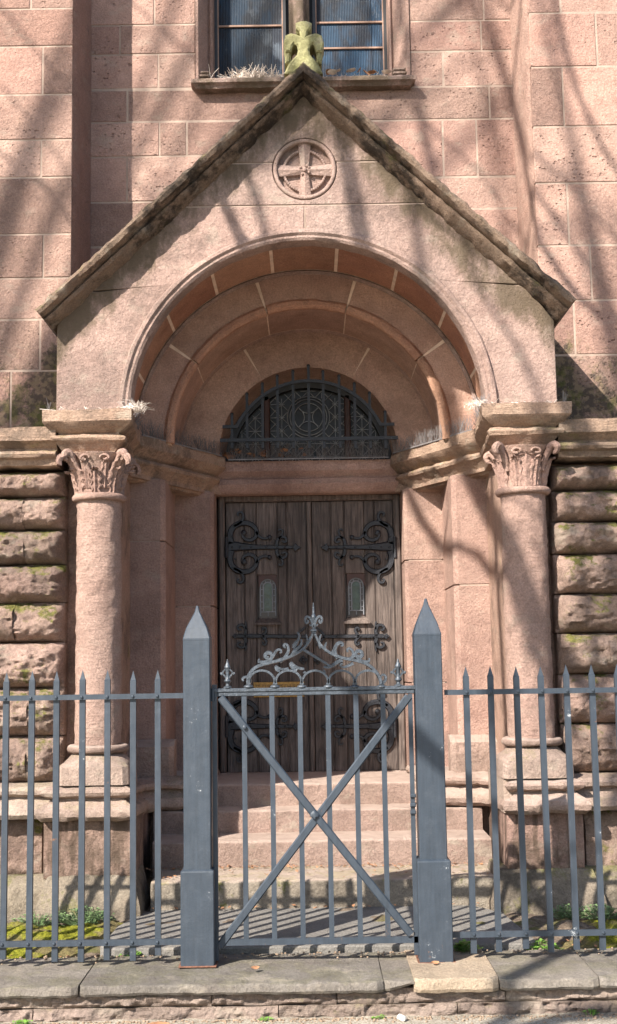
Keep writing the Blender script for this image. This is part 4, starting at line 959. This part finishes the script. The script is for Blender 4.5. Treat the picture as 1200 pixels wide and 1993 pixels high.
def post(uc, label, ztip, zsh, zsl, wob_=0.0):
    xc = at(uc, 1560, YF)[0]; f = thing('gate_post', label, 'gate post', (xc, YF, .25), 'square iron gate posts')
    def frus(name, lv):
        m = MB()
        for z, h in lv: m.v += [(xc+a, YF+b, z) for a, b in ((-h+.004, -h), (h-.004, -h), (h, -h+.004), (h, h-.004), (h-.004, h), (-h+.004, h), (-h, h-.004), (-h, -h+.004))]
        n = 8; L_ = len(lv); m.f += [(i*n+k, i*n+(k+1) % n, (i+1)*n+(k+1) % n, (i+1)*n+k) for i in range(L_-1) for k in range(n)]+[tuple(range(7, -1, -1)), tuple((L_-1)*n+k for k in range(n))]
        return m.build(name, 'paint', f, smooth=0, wob=.0008, wsc=10)
    frus('shaft', [(.26, .0625), (zsh, .0625)])
    frus('pyramid_cap', [(zsh+.0005, .063), (zsh+.010, .063), (zsh+.06, .048), (ztip-.03, .012), (ztip, .005)])
    frus('sleeve', [(.25, .076), (zsl-.012, .076), (zsl-.006, .0745), (zsl, .064)])
    MB().box(xc-.085, xc+.085, YF-.085, YF+.085, .249, .256, .002).build('base_plate', 'rust', f, smooth=0)
    return xc
zt1, zs1, zl1 = at(384, 1179, YF)[1], at(384, 1247, YF)[1], at(384, 1688, YF)[1]
zt2, zs2, zl2 = at(831, 1165, YF)[1], at(833, 1238, YF)[1], at(850, 1668, YF)[1]
PXL = post(385.5, 'grey square gate post carrying the gate hinges, evenly sunlit', zt1, zs1, zl1)
PXR = post(838.5, 'grey square gate post on the latch side with a branch shadow down it', zt2, zs2, zl2)
gate = thing('garden_gate', 'grey iron gate with crossed braces and scrolled cast crest before the church door', 'gate', (0, YF, .3))
def g3(x, y, Y=YF): return at(400+x/2.857, 1160+y/2.857, Y)
zgr = at(612, 1346, YF)[1]; zgb = at(612, 1831, YF)[1]
xgl, xgr = at(420, 1560, YF)[0], at(802, 1560, YF)[0]
MB().box(xgl-.012, xgr+.030, YF-.016, YF+.016, zgr+.003, zgr+.021, .003).box(xgl+.01, xgr+.022, YF-.012, YF+.012, zgr-.016, zgr+.0025, .003).build('top_rail', 'pewter', gate, smooth=0)
MB().box(xgl+.02, xgr+.012, YF-.010, YF+.010, zgb-.014, zgb+.014).build('bottom_rail', 'paint', gate, smooth=0)
MB().box(xgl-.014, xgl+.008, YF-.012, YF+.012, .262, zgr+.04).build('hinge_stile', 'paint', gate, smooth=0)
MB().box(xgr-.008, xgr+.012, YF-.010, YF+.010, .275, zgr-.017).build('latch_stile', 'paint', gate, smooth=0)
for u in (476.5, 531, 586, 641, 696, 749):
    x = at(u, 1560, YF)[0]; MB().box(x-.0115, x+.0115, YF-.008, YF+.008, zgb+.002, zgr-.016).build('gate_bar', 'paint', gate, smooth=0)
for sgn, (pa, pb) in ((1, ((429, 1357), (799, 1817))), (-1, ((795, 1355), (428, 1840)))):
    a, b = at(*pa, YF), at(*pb, YF); yy = YF-.022 if sgn > 0 else YF-.015; m = MB()
    iron_path(m, [a, ((a[0]+b[0])/2, (a[1]+b[1])/2), b], (.037, .037), Y=yy+.006, th=.006); m.build('brace', 'paint', gate, smooth=0)
x, z = at(611, 1585, YF); m = MB().sphere((x, YF-.03, z), (.019, .005, .019), 10, 5); m.build('brace_weld', 'paint', gate, wob=.005, wsc=90)
x, z = at(476, 1415, YF); MB().sphere((x, YF-.032, z), (.010, .006, .010), 8, 5).build('bolt', 'paint', gate)
for v in (1548, 1566, 1580):
    x, z = at(803, v, YF); MB().box(x-.013, x+.013, YF-.022, YF-.011, z-.008, z+.008, .003).build('latch_lug', 'paint', gate, smooth=0)
for v in (1352, 1800):
    z = at(415, v, YF)[1]; MB().box(PXL+.064, xgl+.012, YF-.008, YF+.008, z-.010, z+.010).tube([(xgl-.012, YF-.01, z-.03), (xgl-.012, YF-.01, z+.03)], .011, 8).build('hinge', 'paint', gate, smooth=0)
# crest
crest = node('crest', gate, (0, YF, zgr))
m = MB()
bs = [238, 386, 535, 682, 828, 978]
for a, b in zip(bs[:-1], bs[1:]):
    c = (a+b)/2; pts = [g3(c-66, 492)]+[g3(c-72*math.cos(math.radians(q)), 478-64*math.sin(math.radians(q))) for q in range(0, 181, 12)]+[g3(c+66, 492)]
    mm = MB(); mm.sweep(pts, [(.005, YF-.014), (-.005, YF-.014), (-.005, YF+.014), (.005, YF+.014)], fxz); mm.build('small_arch', 'pewter', crest, smooth=40)
for x_ in bs:
    x, z = g3(x_, 507); MB().sphere((x, YF, z+.002), (.024, .024, .011), 12, 6).build('boss', 'pewter', crest)
def scroll(pts, w, th=.016, name='scroll'):
    mm = MB(); iron_path(mm, [g3(*p) for p in pts], w, Y=YF+th/2, th=th); return mm.build(name, 'pewter', crest, smooth=50, wob=.0015, wsc=60)
scroll([(238, 505), (232, 460), (250, 420), (290, 388), (350, 372), (430, 352), (500, 325), (560, 280), (590, 225), (597, 200)], (.018, .018, .013), .022, 'ogee_rib')
scroll([(978, 505), (972, 460), (945, 415), (900, 378), (840, 358), (760, 346), (690, 318), (640, 278), (612, 225), (605, 200)], (.018, .018, .013), .022, 'ogee_rib')
scroll([(540, 296), (690, 388)], (.016, .014), .02, 'broken_rib')
LV = [  # foliage hooks on the ogee, traced root to tip
 ([(410, 366), (440, 345), (462, 310), (458, 275), (440, 265), (432, 280), (445, 288)], (.020, .010)),
 ([(340, 375), (365, 352), (382, 322), (398, 298), (418, 298), (422, 312), (410, 316)], (.018, .009)),
 ([(296, 365), (318, 372), (345, 362), (368, 345), (366, 320), (345, 314), (330, 328), (336, 345), (352, 343)], (.018, .022)),
 ([(296, 372), (292, 358), (300, 350)], (.012, .008)),
 ([(478, 338), (500, 300), (520, 285), (535, 262), (530, 240)], (.026, .010)),
 ([(488, 292), (505, 262), (518, 238), (522, 215), (508, 202)], (.020, .008)),
 ([(490, 280), (500, 262), (510, 250)], (.024, .012)),
 ([(553, 285), (568, 262), (565, 235), (558, 212)], (.016, .006)),
 ([(560, 262), (575, 245), (580, 225)], (.014, .006)),
 ([(640, 290), (628, 262), (634, 235), (642, 212)], (.016, .006)),
 ([(668, 306), (662, 280), (672, 258)], (.018, .006)),
 ([(735, 345), (715, 315), (722, 280), (742, 258), (762, 262), (764, 276), (750, 276)], (.026, .010)),
 ([(700, 330), (712, 300), (720, 285)], (.020, .008)),
 ([(800, 355), (825, 335), (818, 305), (800, 290), (785, 298), (790, 312)], (.020, .010)),
 ([(912, 362), (885, 368), (850, 352), (830, 325), (842, 306), (866, 308), (872, 328), (858, 342), (842, 336)], (.014, .024)),
 ([(905, 368), (912, 352), (905, 345)], (.010, .007)),
 ([(460, 402), (430, 410), (402, 400), (388, 388), (392, 410), (412, 418)], (.012, .016)),
 ([(548, 405), (520, 404), (490, 388), (470, 368), (480, 398), (508, 412)], (.012, .024)),
 ([(655, 395), (680, 398), (710, 385), (740, 362), (760, 355)], (.012, .026)),
 ([(745, 385), (765, 398), (790, 390), (820, 375)], (.010, .018)),
 ([(750, 392), (748, 378), (762, 376)], (.010, .007)),
 ([(240, 490), (250, 465), (236, 450), (212, 452), (202, 464), (212, 472)], (.018, .009)),
 ([(980, 490), (1000, 470), (1002, 445), (985, 435), (975, 448)], (.018, .009)),
 ([(545, 430), (550, 420), (556, 425)], (.010, .006)), ([(665, 430), (660, 415), (652, 410)], (.010, .006)),
]
for pts, w_ in LV: scroll(pts, w_)
def spike_finial(x_, s_, z_top, z_bot, big):
    f_ = node('finial', crest if big else gate, (*(at(400+x_/2.857, 1160+z_bot/2.857, YF)[:1]), YF, zgr)) if False else node('finial', gate, (g3(x_, z_bot)[0], YF, g3(x_, z_bot)[1]))
    cx_ = g3(x_, z_bot)[0]; zb_ = g3(x_, z_bot)[1]; zt__ = g3(x_, z_top)[1]; H_ = zt__-zb_
    if big:
        prof = [(.010, 0), (.016, .01), (.010, .03), (.017, .07), (.017, .11), (.009, .15), (.008, .40), (.013, .52), (.009, .60), (.006, .62), (.0045, .80), (.002, .98), (.0008, 1)]
        MB().lathe([(r, zb_+H_*q) for r, q in prof], cx_, YF, 12).build('stem', 'pewter', f_)
        for sg2 in (-1, 1):
            mm = MB(); P = [(cx_+sg2*a*.0001, zb_+H_*b) for a, b in ((30, .20), (60, .36), (160, .50), (300, .56), (400, .48), (380, .36), (290, .33), (250, .40), (300, .44))]
            iron_path(mm, P, (.016, .011), Y=YF+.009, th=.018); P = [(cx_+sg2*a*.0001, zb_+H_*b) for a, b in ((40, .28), (120, .24), (200, .30))]
            iron_path(mm, P, (.012, .006), Y=YF+.007, th=.014); mm.build('petal', 'pewter', f_, smooth=50)
    else:
        prof = [(.020, 0), (.020, .04), (.010, .08), (.008, .15), (.018, .24), (.010, .34), (.008, .40), (.010, .62), (.016, .72), (.008, .85), (.002, 1)]
        MB().lathe([(r, zb_+H_*q) for r, q in prof], cx_, YF, 10).build('stem', 'pewter', f_)
        for sg2 in (-1, 1):
            mm = MB(); P = [(cx_+sg2*a*.0001, zb_+H_*b) for a, b in ((20, .30), (130, .42), (240, .52), (290, .46))]
            iron_path(mm, P, (.010, .009), Y=YF+.007, th=.014); P = [(cx_+sg2*a*.0001, zb_+H_*b) for a, b in ((240, .52), (180, .60), (60, .68))]
            iron_path(mm, P, (.010, .008), Y=YF+.007, th=.014)
            mm.sphere((cx_+sg2*.030, YF, zb_+H_*.50), .0075, 6, 5).build('petal', 'pewter', f_, smooth=50)
spike_finial(601, 1, 36, 208, True)
spike_finial(122, 1, 352, 512, False); spike_finial(1072, 1, 348, 502, False)

# ------------------------------------------------------------------ bird spikes, debris
def spike_strip(pts, n, h, label, r=.0013, spread=.03, mat='spike', grp='bird spike strips on the ledges'):
    """bristling plastic bird spikes along a ledge"""
    m = MB(); P = [Vector(p) for p in pts]; tot = sum((b-a).length for a, b in zip(P[:-1], P[1:]))
    for k in range(n):
        d = tot*random.random(); i = 0
        while i < len(P)-2 and d > (P[i+1]-P[i]).length: d -= (P[i+1]-P[i]).length; i += 1
        a = P[i].lerp(P[i+1], min(1, d/max(1e-6, (P[i+1]-P[i]).length))); a = a+Vector((0, random.uniform(-.012, .02), 0))
        b = a+Vector((random.gauss(0, spread), random.gauss(-.01, spread), h*random.uniform(.6, 1.05)))
        m.tube([a, b], [r, r*.7], 3, False)
    for a, b in zip(P[:-1], P[1:]): m.tube([a, b], .006, 4)
    o = m.build('bird_spikes', mat, None, smooth=0); tag(o, label, 'bird spikes', grp); return recentre(o)
ZI = 3.046
spike_strip([(-.56, 8.66, 3.028), (.57, 8.66, 3.028)], 420, .125, 'row of bird spikes standing on the lintel below the arched window')
for s, lb in ((-1, 'row of bird spikes on the shaded diagonal impost, ending in a pale straw tuft'), (1, 'row of bird spikes on the diagonal impost that catches the sun')):
    spike_strip([(s*1.045, 7.75, ZI), (s*.60, 8.60, ZI)], 240, .10, lb)
    spike_strip([(s*1.01, 6.98, ZI), (s*1.07, 7.70, ZI)], 130, .075, lb.replace('row of bird spikes', 'short run of bird spikes').replace('diagonal impost', 'return above the capital') if s > 0 else 'short run of bird spikes beside the straw tuft over the leafy capital')
def tuft(c, n, L_, label, mat='straw', flat=.4, r=.0016, name='straw_tuft', cat='dry grass', wid=(.05, .03)):
    m = MB()
    n = int(n*1.5); r = min(r, .0018) if name == 'straw_tuft' and c[2] < 4 else r*.85
    for k in range(n):
        a = random.uniform(0, 2*math.pi); p = Vector((c[0]+random.gauss(0, wid[0]), c[1]+random.gauss(0, wid[1]), c[2]))
        d = Vector((math.cos(a), math.sin(a)*.7, random.uniform(flat*.4, flat*2.6))).normalized()*L_*random.uniform(.5, 1.1)
        m.tube([p, p+d*.5+Vector((random.gauss(0, .006), 0, .008)), p+d+Vector((0, 0, -.012))], [r, r, r*.5], 3, False)
    o = m.build(name, mat, None, smooth=0); tag(o, label, cat); return recentre(o)
tuft((-.985, 6.99, 3.045), 70, .085, 'bleached straw tuft sprouting from the impost corner over the leafy capital', wid=(.03, .05))
tuft((.965, 7.0, 3.045), 45, .05, 'small dry straw tuft at the inner corner over the horned capital', wid=(.02, .05))
for s, lb in ((-1, 'thin line of straw lying along the abacus top over the leafy capital'), (1, 'thin line of straw lying along the abacus top over the horned capital')):
    m = MB()
    for k in range(90):
        p = Vector((s*random.uniform(1.03, 1.47), random.uniform(6.93, 7.05), 3.046)); d = Vector((random.gauss(0, .035), random.gauss(0, .02), abs(random.gauss(0, .010))))
        m.tube([p, p+d], .0013, 3, False)
    o = m.build('straw_line', 'straw', None, smooth=0); tag(o, lb, 'dry grass'); recentre(o)
    spike_strip([(s*1.46, 6.95, ZI), (s*1.49, 7.02, ZI)], 9, .07, 'few bird spikes at the outer abacus corner over the %s capital' % ('leafy' if s < 0 else 'horned'), spread=.01)
tuft((at(500, 150, YW)[0], YW+.05, ZS+.05), 330, .14, 'thick pale nest of twigs on the window sill beside the finial', wid=(.11, .03), flat=.5, r=.0034)
tuft((at(430, 150, YW)[0], YW+.03, ZS+.04), 26, .11, 'sparse dark twigs at the sill end by the dark window frame', 'spike', wid=(.03, .03), r=.0022)
tuft((at(690, 150, YW)[0], YW+.05, ZS+.045), 160, .085, 'scattered straw among dead leaves on the window sill', wid=(.16, .03), flat=.6)
def leaf_obj(c, size, az, tilt, mat, label, cat='leaf', name='fallen_leaf', group=None, curl=.3):
    m = MB(); n = 6; vs = []
    for i in range(n+1):
        t_ = i/n; wd = math.sin(math.pi*min(1, t_*.95+.02))**.8*.36
        for j in (-1, 0, 1): vs.append(Vector(((t_-.5)*size, j*wd*size, (abs(j)*curl*.25+curl*(t_-.5)**2)*size)))
    rot = Matrix.Rotation(az, 3, 'Z') @ Matrix.Rotation(tilt, 3, 'X')
    m.add([rot @ v+Vector(c) for v in vs], [(i*3+j, i*3+j+1, (i+1)*3+j+1, (i+1)*3+j) for i in range(n) for j in range(2)])
    o = m.build(name, mat, None, smooth=60); tag(o, label, cat, group); return recentre(o)
GRP = 'dead leaves caught on the window sill'
for k in range(12):
    leaf_obj((at(640+k*10+random.uniform(-4, 4), 150, YW)[0], YW+random.uniform(-.02, .07), ZS+random.uniform(.06, .13)), random.uniform(.05, .09), random.uniform(0, 6), random.uniform(-1.2, 1.2), random.choice(['dead', 'straw', 'dead']), 'curled dead leaf caught among the straw on the window sill', group=GRP)
for k in range(26):
    leaf_obj((random.uniform(-.60, -.28) if k < 20 else random.uniform(-.25, .0), 8.66+random.uniform(-.03, .12), 3.04+random.uniform(0, .06)), random.uniform(.03, .06), random.uniform(0, 6), random.uniform(-1.2, 1.2), 'dead', 'brown dead leaf lodged among the spikes below the iron window grille', group='dead leaves lodged below the window grille')
x, z = at(305, 1985, 5.4); leaf_obj((x, 5.42, PZ+.006), .10, .1, .1, 'dead', 'single orange brown leaf lying flat on the pavement', curl=.15)
x = at(222, 1957, 5.2)[0]
for (u, v, Y_, lb) in ((846, 1872, 5.74, 'small rust brown leaf at the foot of the latch side gate post'), (496, 1884, 5.70, 'thin curled leaf on the capstone behind the gate')):
    x, z = at(u, v, Y_); leaf_obj((x, Y_, .262), .04, .4, .3, 'dead', lb)
x, z = at(782, 1974, 5.4); m = MB().sphere((x, 5.45, PZ+.014), (.019, .015, .014), 8, 6); o = m.build('pebble', 'pebble', None, wob=.006, wsc=50); tag(o, 'small white pebble lying on the pavement before the kerb', 'pebble'); recentre(o)
# leaf litter, moss, plants in the yard
m = MB()
for k in range(900):
    while True:
        x, y = random.uniform(-1.8, 1.9), random.uniform(6.03, 7.0)
        if not (abs(x) < 1.03 and 6.1 < y < 6.93) : break
    zz = .205 if not abs(x) < .9 or y < 6.1 else .275
    if abs(x) < .9 and y > 6.68: y = 6.97+random.uniform(-.05, .02)
    s_ = random.uniform(.006, .018); a = random.uniform(0, 6); p = Vector((x, y, zz+random.uniform(.004, .02))); u_ = Vector((math.cos(a), math.sin(a), random.uniform(-.3, .3)))*s_; v_ = Vector((-math.sin(a), math.cos(a), random.uniform(-.4, .4)))*s_*.6
    m.add([p-u_, p+v_, p+u_, p-v_], [(0, 1, 2, 3)])
o = m.build('leaf_litter', 'dead', None, smooth=0); tag(o, 'brown leaf litter scattered over the yard soil and step corners', 'leaf litter'); o['kind'] = 'stuff'
m = MB()
for k in range(500):
    x, y, zz = random.uniform(-1.0, 1.0), 7.42+random.uniform(-.06, .02), .424
    if k % 3 == 0: x, y, zz = random.uniform(-.88, 1.0), random.uniform(7.05, 7.4), .424
    s_ = random.uniform(.005, .014); a = random.uniform(0, 6); p = Vector((x, y, zz+random.uniform(0, .012))); u_ = Vector((math.cos(a), math.sin(a), random.uniform(-.3, .3)))*s_; v_ = Vector((-math.sin(a), math.cos(a), random.uniform(-.4, .4)))*s_*.6
    m.add([p-u_, p+v_, p+u_, p-v_], [(0, 1, 2, 3)])
o = m.build('step_litter', 'dead', None, smooth=0); tag(o, 'pale crumbs of dead leaf along the lowest stone step', 'leaf litter'); o['kind'] = 'stuff'
m = MB()
for k in range(1100):
    x = random.uniform(-1.5, 1.6); f_ = k % 5
    if f_ < 3: y, zz = 5.505-abs(random.gauss(0, .03)), PZ
    elif f_ == 3: y, zz = random.uniform(5.0, 5.5), PZ
    else: y, zz = 6.02-abs(random.gauss(0, .05)), .252
    s_ = random.uniform(.0025, .008); m.sphere((x, y, zz+s_*.4), (s_, s_*random.uniform(.6, 1), s_*.6), 5, 3)
o = m.build('kerb_grit', 'pebble2', None, smooth=0); tag(o, 'brown grit and crumbs gathered along the foot of the kerb wall', 'grit'); o['kind'] = 'stuff'
def moss_patch(x0, x1, y0, y1, seed, label, hgt=.035):
    nx, ny = int((x1-x0)/.012), int((y1-y0)/.012); m = MB(); vs = []; cx_, cy_ = (x0+x1)/2, (y0+y1)/2
    for j in range(ny+1):
        for i in range(nx+1):
            x, y = x0+(x1-x0)*i/nx, y0+(y1-y0)*j/ny
            e = max(abs(x-cx_)/(x1-x0)*2, abs(y-cy_)/(y1-y0)*2); q = Vector((x*5+seed, y*5, seed))
            h = .055*min(1, max(0, (y-6.1)/.5))+hgt*(1-e**4)+.03*noise.fractal(q, .8, 2, 4)+.007*noise.noise(q*9)-.008
            vs.append((x, y, .190+h))
    m.add(vs, [(j*(nx+1)+i, j*(nx+1)+i+1, (j+1)*(nx+1)+i+1, (j+1)*(nx+1)+i) for j in range(ny) for i in range(nx)])
    o = m.build('moss_patch', 'moss', None); tag(o, label, 'moss'); o['kind'] = 'stuff'; return recentre(o)
moss_patch(-1.95, -.95, 6.03, 6.78, 3, 'bright yellow green moss cushion crossed by fence shadows')
moss_patch(1.15, 2.1, 6.05, 6.72, 9, 'dull olive moss patch behind the fence under the shaded footing', .03)
moss_patch(-.42, -.15, 6.02, 6.10, 5, 'narrow strip of moss along the joint behind the gate', .02)
def plant(x, y, z0, R_, H_, n, ls, label, mat='leaf', group='low weeds growing along the kerb and yard'):
    t_ = thing('weed_plant', label, 'plant', (x, y, z0), group); st = MB(); lf = MB()
    for k in range(n):
        a = random.uniform(0, 6.28); rr = R_*math.sqrt(random.random()); p = Vector((x+rr*math.cos(a), y+rr*math.sin(a)*.7, z0+H_*random.uniform(.35, 1)*(1-.5*rr/R_)))
        st.tube([(x+(p.x-x)*.3, y+(p.y-y)*.3, z0-.01), p], .0012, 3, False)
        for q in range(3):
            b = a+q*2.1; d = Vector((math.cos(b), math.sin(b), random.uniform(0, .5)))*ls; e_ = Vector((-math.sin(b), math.cos(b), random.uniform(-.2, .2)))*ls*.42
            lf.add([p, p+d*.5+e_, p+d, p+d*.5-e_], [(0, 1, 2, 3)])
    st.build('stem', mat, t_, smooth=0); lf.build('foliage', mat, t_, smooth=0)
W_ = [(at(160, 1790, 6.7)[0], 6.74, .25, .17, .11, 200, .015, 'leafy grey green weed clump at the mossy column footing', 'leaf2'),
      (at(70, 1790, 6.7)[0], 6.7, .25, .12, .09, 110, .014, 'low green weed at the edge of the yellow moss cushion', 'leaf2'),
      (at(262, 1852, 6.08)[0], 6.08, .20, .075, .06, 50, .020, 'fresh green weed sprouting beside the hinge side gate post', 'leaf'),
      (at(240, 1850, 6.08)[0], 6.08, .20, .05, .05, 26, .017, 'small weed just beside a larger fresh weed near the gate post', 'leaf'),
      (at(112, 1855, 6.08)[0], 6.08, .20, .05, .045, 26, .014, 'tiny weed below the fence rail at the front of the moss', 'leaf'),
      (at(604, 1850, 6.05)[0], 6.06, .20, .04, .04, 26, .016, 'tiny bright weed at the slab joint directly behind the gate', 'leaf'),
      (at(905, 1858, 6.02)[0], 6.0, .24, .06, .07, 44, .026, 'broad leaved weed at the foot of the latch side gate post', 'leaf'),
      (at(1055, 1840, 6.08)[0], 6.1, .20, .09, .08, 80, .022, 'fresh green weed clump under the fence beside olive moss', 'leaf'),
      (at(1110, 1775, 6.6)[0], 6.68, .25, .09, .09, 80, .016, 'weed against the chamfered footing of the shaded column', 'leaf2'),
      (at(1185, 1790, 6.5)[0], 6.66, .25, .12, .10, 110, .018, 'weed clump at the back corner of the olive moss', 'leaf2'),
      (at(40, 1984, 5.45)[0], 5.47, PZ, .04, .03, 22, .015, 'tiny weed in the pavement joint below the kerb, beneath the moss cushion', 'leaf'),
      (at(1148, 1952, 5.5)[0], 5.50, PZ, .03, .03, 16, .012, 'tiny weed in the pavement joint by a branch shadow', 'leaf'),
      (at(738, 1967, 5.5)[0], 5.49, PZ, .035, .02, 18, .010, 'tiny weed in the pavement joint near the white pebble', 'leaf'),
      (at(518, 1975, 5.5)[0], 5.49, PZ, .03, .02, 16, .010, 'tiny weed in the pavement joint in front of the gate', 'leaf')]
for a in W_: plant(*a[:7], a[7], a[8])

# ------------------------------------------------------------------ bare street tree that throws the branch shadows
tree = thing('street_tree', 'bare branched street tree standing on the pavement beside the road', 'tree', (-10.6, -.6, PZ))
tk = MB(); T0 = Vector((-10.6, -.6, PZ))
tk.tube([T0+Vector((0, 0, -.2)), T0+Vector((.02, 0, .4)), T0+Vector((.1, .1, 2.2)), T0+Vector((.3, .2, 4.2)), T0+Vector((.5, .4, 6.0)), T0+Vector((.8, .5, 9.0))], [.26, .21, .17, .14, .11, .06], 12)
tk.build('trunk', 'bark', tree)
def shade(u, v, Y, t_):
    x, z = at(u, v, Y); return Vector((x, Y, z))-SUN*t_
random.seed(21)
def twigs(m, a, b, r, depth):
    if depth == 0: return
    L_ = (b-a).length
    for k in range(2):
        p = a.lerp(b, random.uniform(.2, .95)); d = ((b-a).normalized()+Vector((random.gauss(0, .45), random.gauss(0, .45), random.gauss(0, .45)))).normalized()
        q = p+d*L_*random.uniform(.45, .8); mid = p.lerp(q, .5)+Vector((random.gauss(0, .03), random.gauss(0, .03), random.gauss(0, .03)))*L_
        m.tube([p, mid, q], [r, r*.75, r*.45], 5, False); twigs(m, p, q, r*.55, depth-1)
LIMBS = [  # each limb: points on the facade its shadow crosses, and how far up-sun it hangs
 ([(730, 820, 8.6), (800, 985, 8.5), (868, 1052, 8.0), (930, 1080, 8.0), (1010, 1150, 7.0), (1062, 1300, 7.0), (1110, 1420, 7.0)], 6.2, .030, 2),
 ([(900, 900, 8.0), (960, 1010, 8.0), (1000, 1075, 7.0), (1060, 1230, 7.0), (1150, 1350, 7.0), (1300, 1500, 7.0)], 6.6, .055, 2),
 ([(1060, -60, 7.9), (1085, 60, 7.9), (1110, 150, 7.9), (1160, 260, 7.9), (1230, 370, 7.9)], 6.2, .034, 2),
 ([(1000, 250, 7.9), (1090, 330, 7.9), (1180, 430, 7.9), (1260, 560, 7.9)], 7.5, .026, 3),
 ([(420, 230, 7.3), (490, 360, 7.3), (520, 470, 7.3), (560, 560, 7.5)], 6.0, .036, 2),
 ([(600, 190, 7.3), (680, 260, 7.3), (760, 330, 7.3), (840, 420, 7.3), (960, 520, 7.3)], 6.6, .028, 3),
 ([(250, 0, 8.4), (330, 70, 8.4), (420, 150, 8.4), (500, 260, 7.6)], 6.4, .015, 2),
 ([(-60, 240, 7.9), (60, 330, 7.9), (140, 430, 7.9), (220, 520, 7.6)], 6.0, .022, 2),
 ([(-40, -40, 7.9), (60, 80, 7.9), (150, 190, 7.9), (300, 330, 8.4)], 7.5, .018, 3),
 ([(930, 560, 7.3), (1010, 680, 7.3), (1040, 790, 7.0), (1080, 900, 7.0)], 7.8, .030, 3),
 ([(1120, 800, 7.0), (1160, 900, 7.0), (1150, 1000, 7.0), (1210, 1120, 7.0)], 6.5, .060, 3),
 ([(820, 1160, 5.4), (850, 1300, 5.4), (880, 1430, 5.4)], 5.0, .035, 1),
 ([(900, 1640, 6.9), (1000, 1700, 6.8), (1060, 1760, 6.8), (1120, 1800, 6.6), (1190, 1830, 6.2)], 6.0, .045, 3),
 ([(880, 1990, 5.1), (1000, 1960, 5.25), (1060, 1900, 5.3), (1150, 1900, 5.3)], 5.6, .05, 2),
]
LIMBS += [([(1010, 330, 7.97), (1090, 440, 7.97), (1170, 560, 7.97), (1240, 680, 7.97)], 6.8, .028, 2),
 ([(1050, 470, 7.97), (1110, 560, 7.97), (1190, 640, 7.97)], 6.0, .040, 2), ([(-60, 100, 7.97), (30, 200, 7.97), (110, 300, 7.97), (190, 420, 8.2)], 6.4, .014, 2), ([(780, 180, 8.4), (850, 260, 8.4), (930, 330, 8.4), (1010, 430, 8.0)], 6.8, .018, 2)]
for pts, t_, r, dp in LIMBS:
    r *= 1.3 if pts[-1][1] > 900 else .7
    P = [shade(u, v, Y_, t_+.12*i) for i, (u, v, Y_) in enumerate(pts)]
    m = MB(); root = T0+Vector((.6, .4, random.uniform(5.6, 8.4))); f0 = pts[0]; x0_, z0_ = at(*f0)
    out1 = Vector((x0_-.75, f0[2], max(z0_+.5, 7.4)))-SUN*(t_+3.5) if f0[0] > 0 and f0[1] > 0 else Vector((x0_-.8, f0[2], z0_+.7))-SUN*(t_+2)
    out2 = out1.lerp(root, .45)+Vector((0, 0, 1.2))
    m.tube([root, out2, out1, P[0]]+P[1:], [.06, .04, .02, r*.8]+[r*(1-.35*i/len(P)) for i in range(1, len(P))], 7)
    for a, b in zip(P[:-1], P[1:]): twigs(m, a, b, r*.32, min(dp, 1))
    m.build('branch', 'bark', tree, smooth=60)
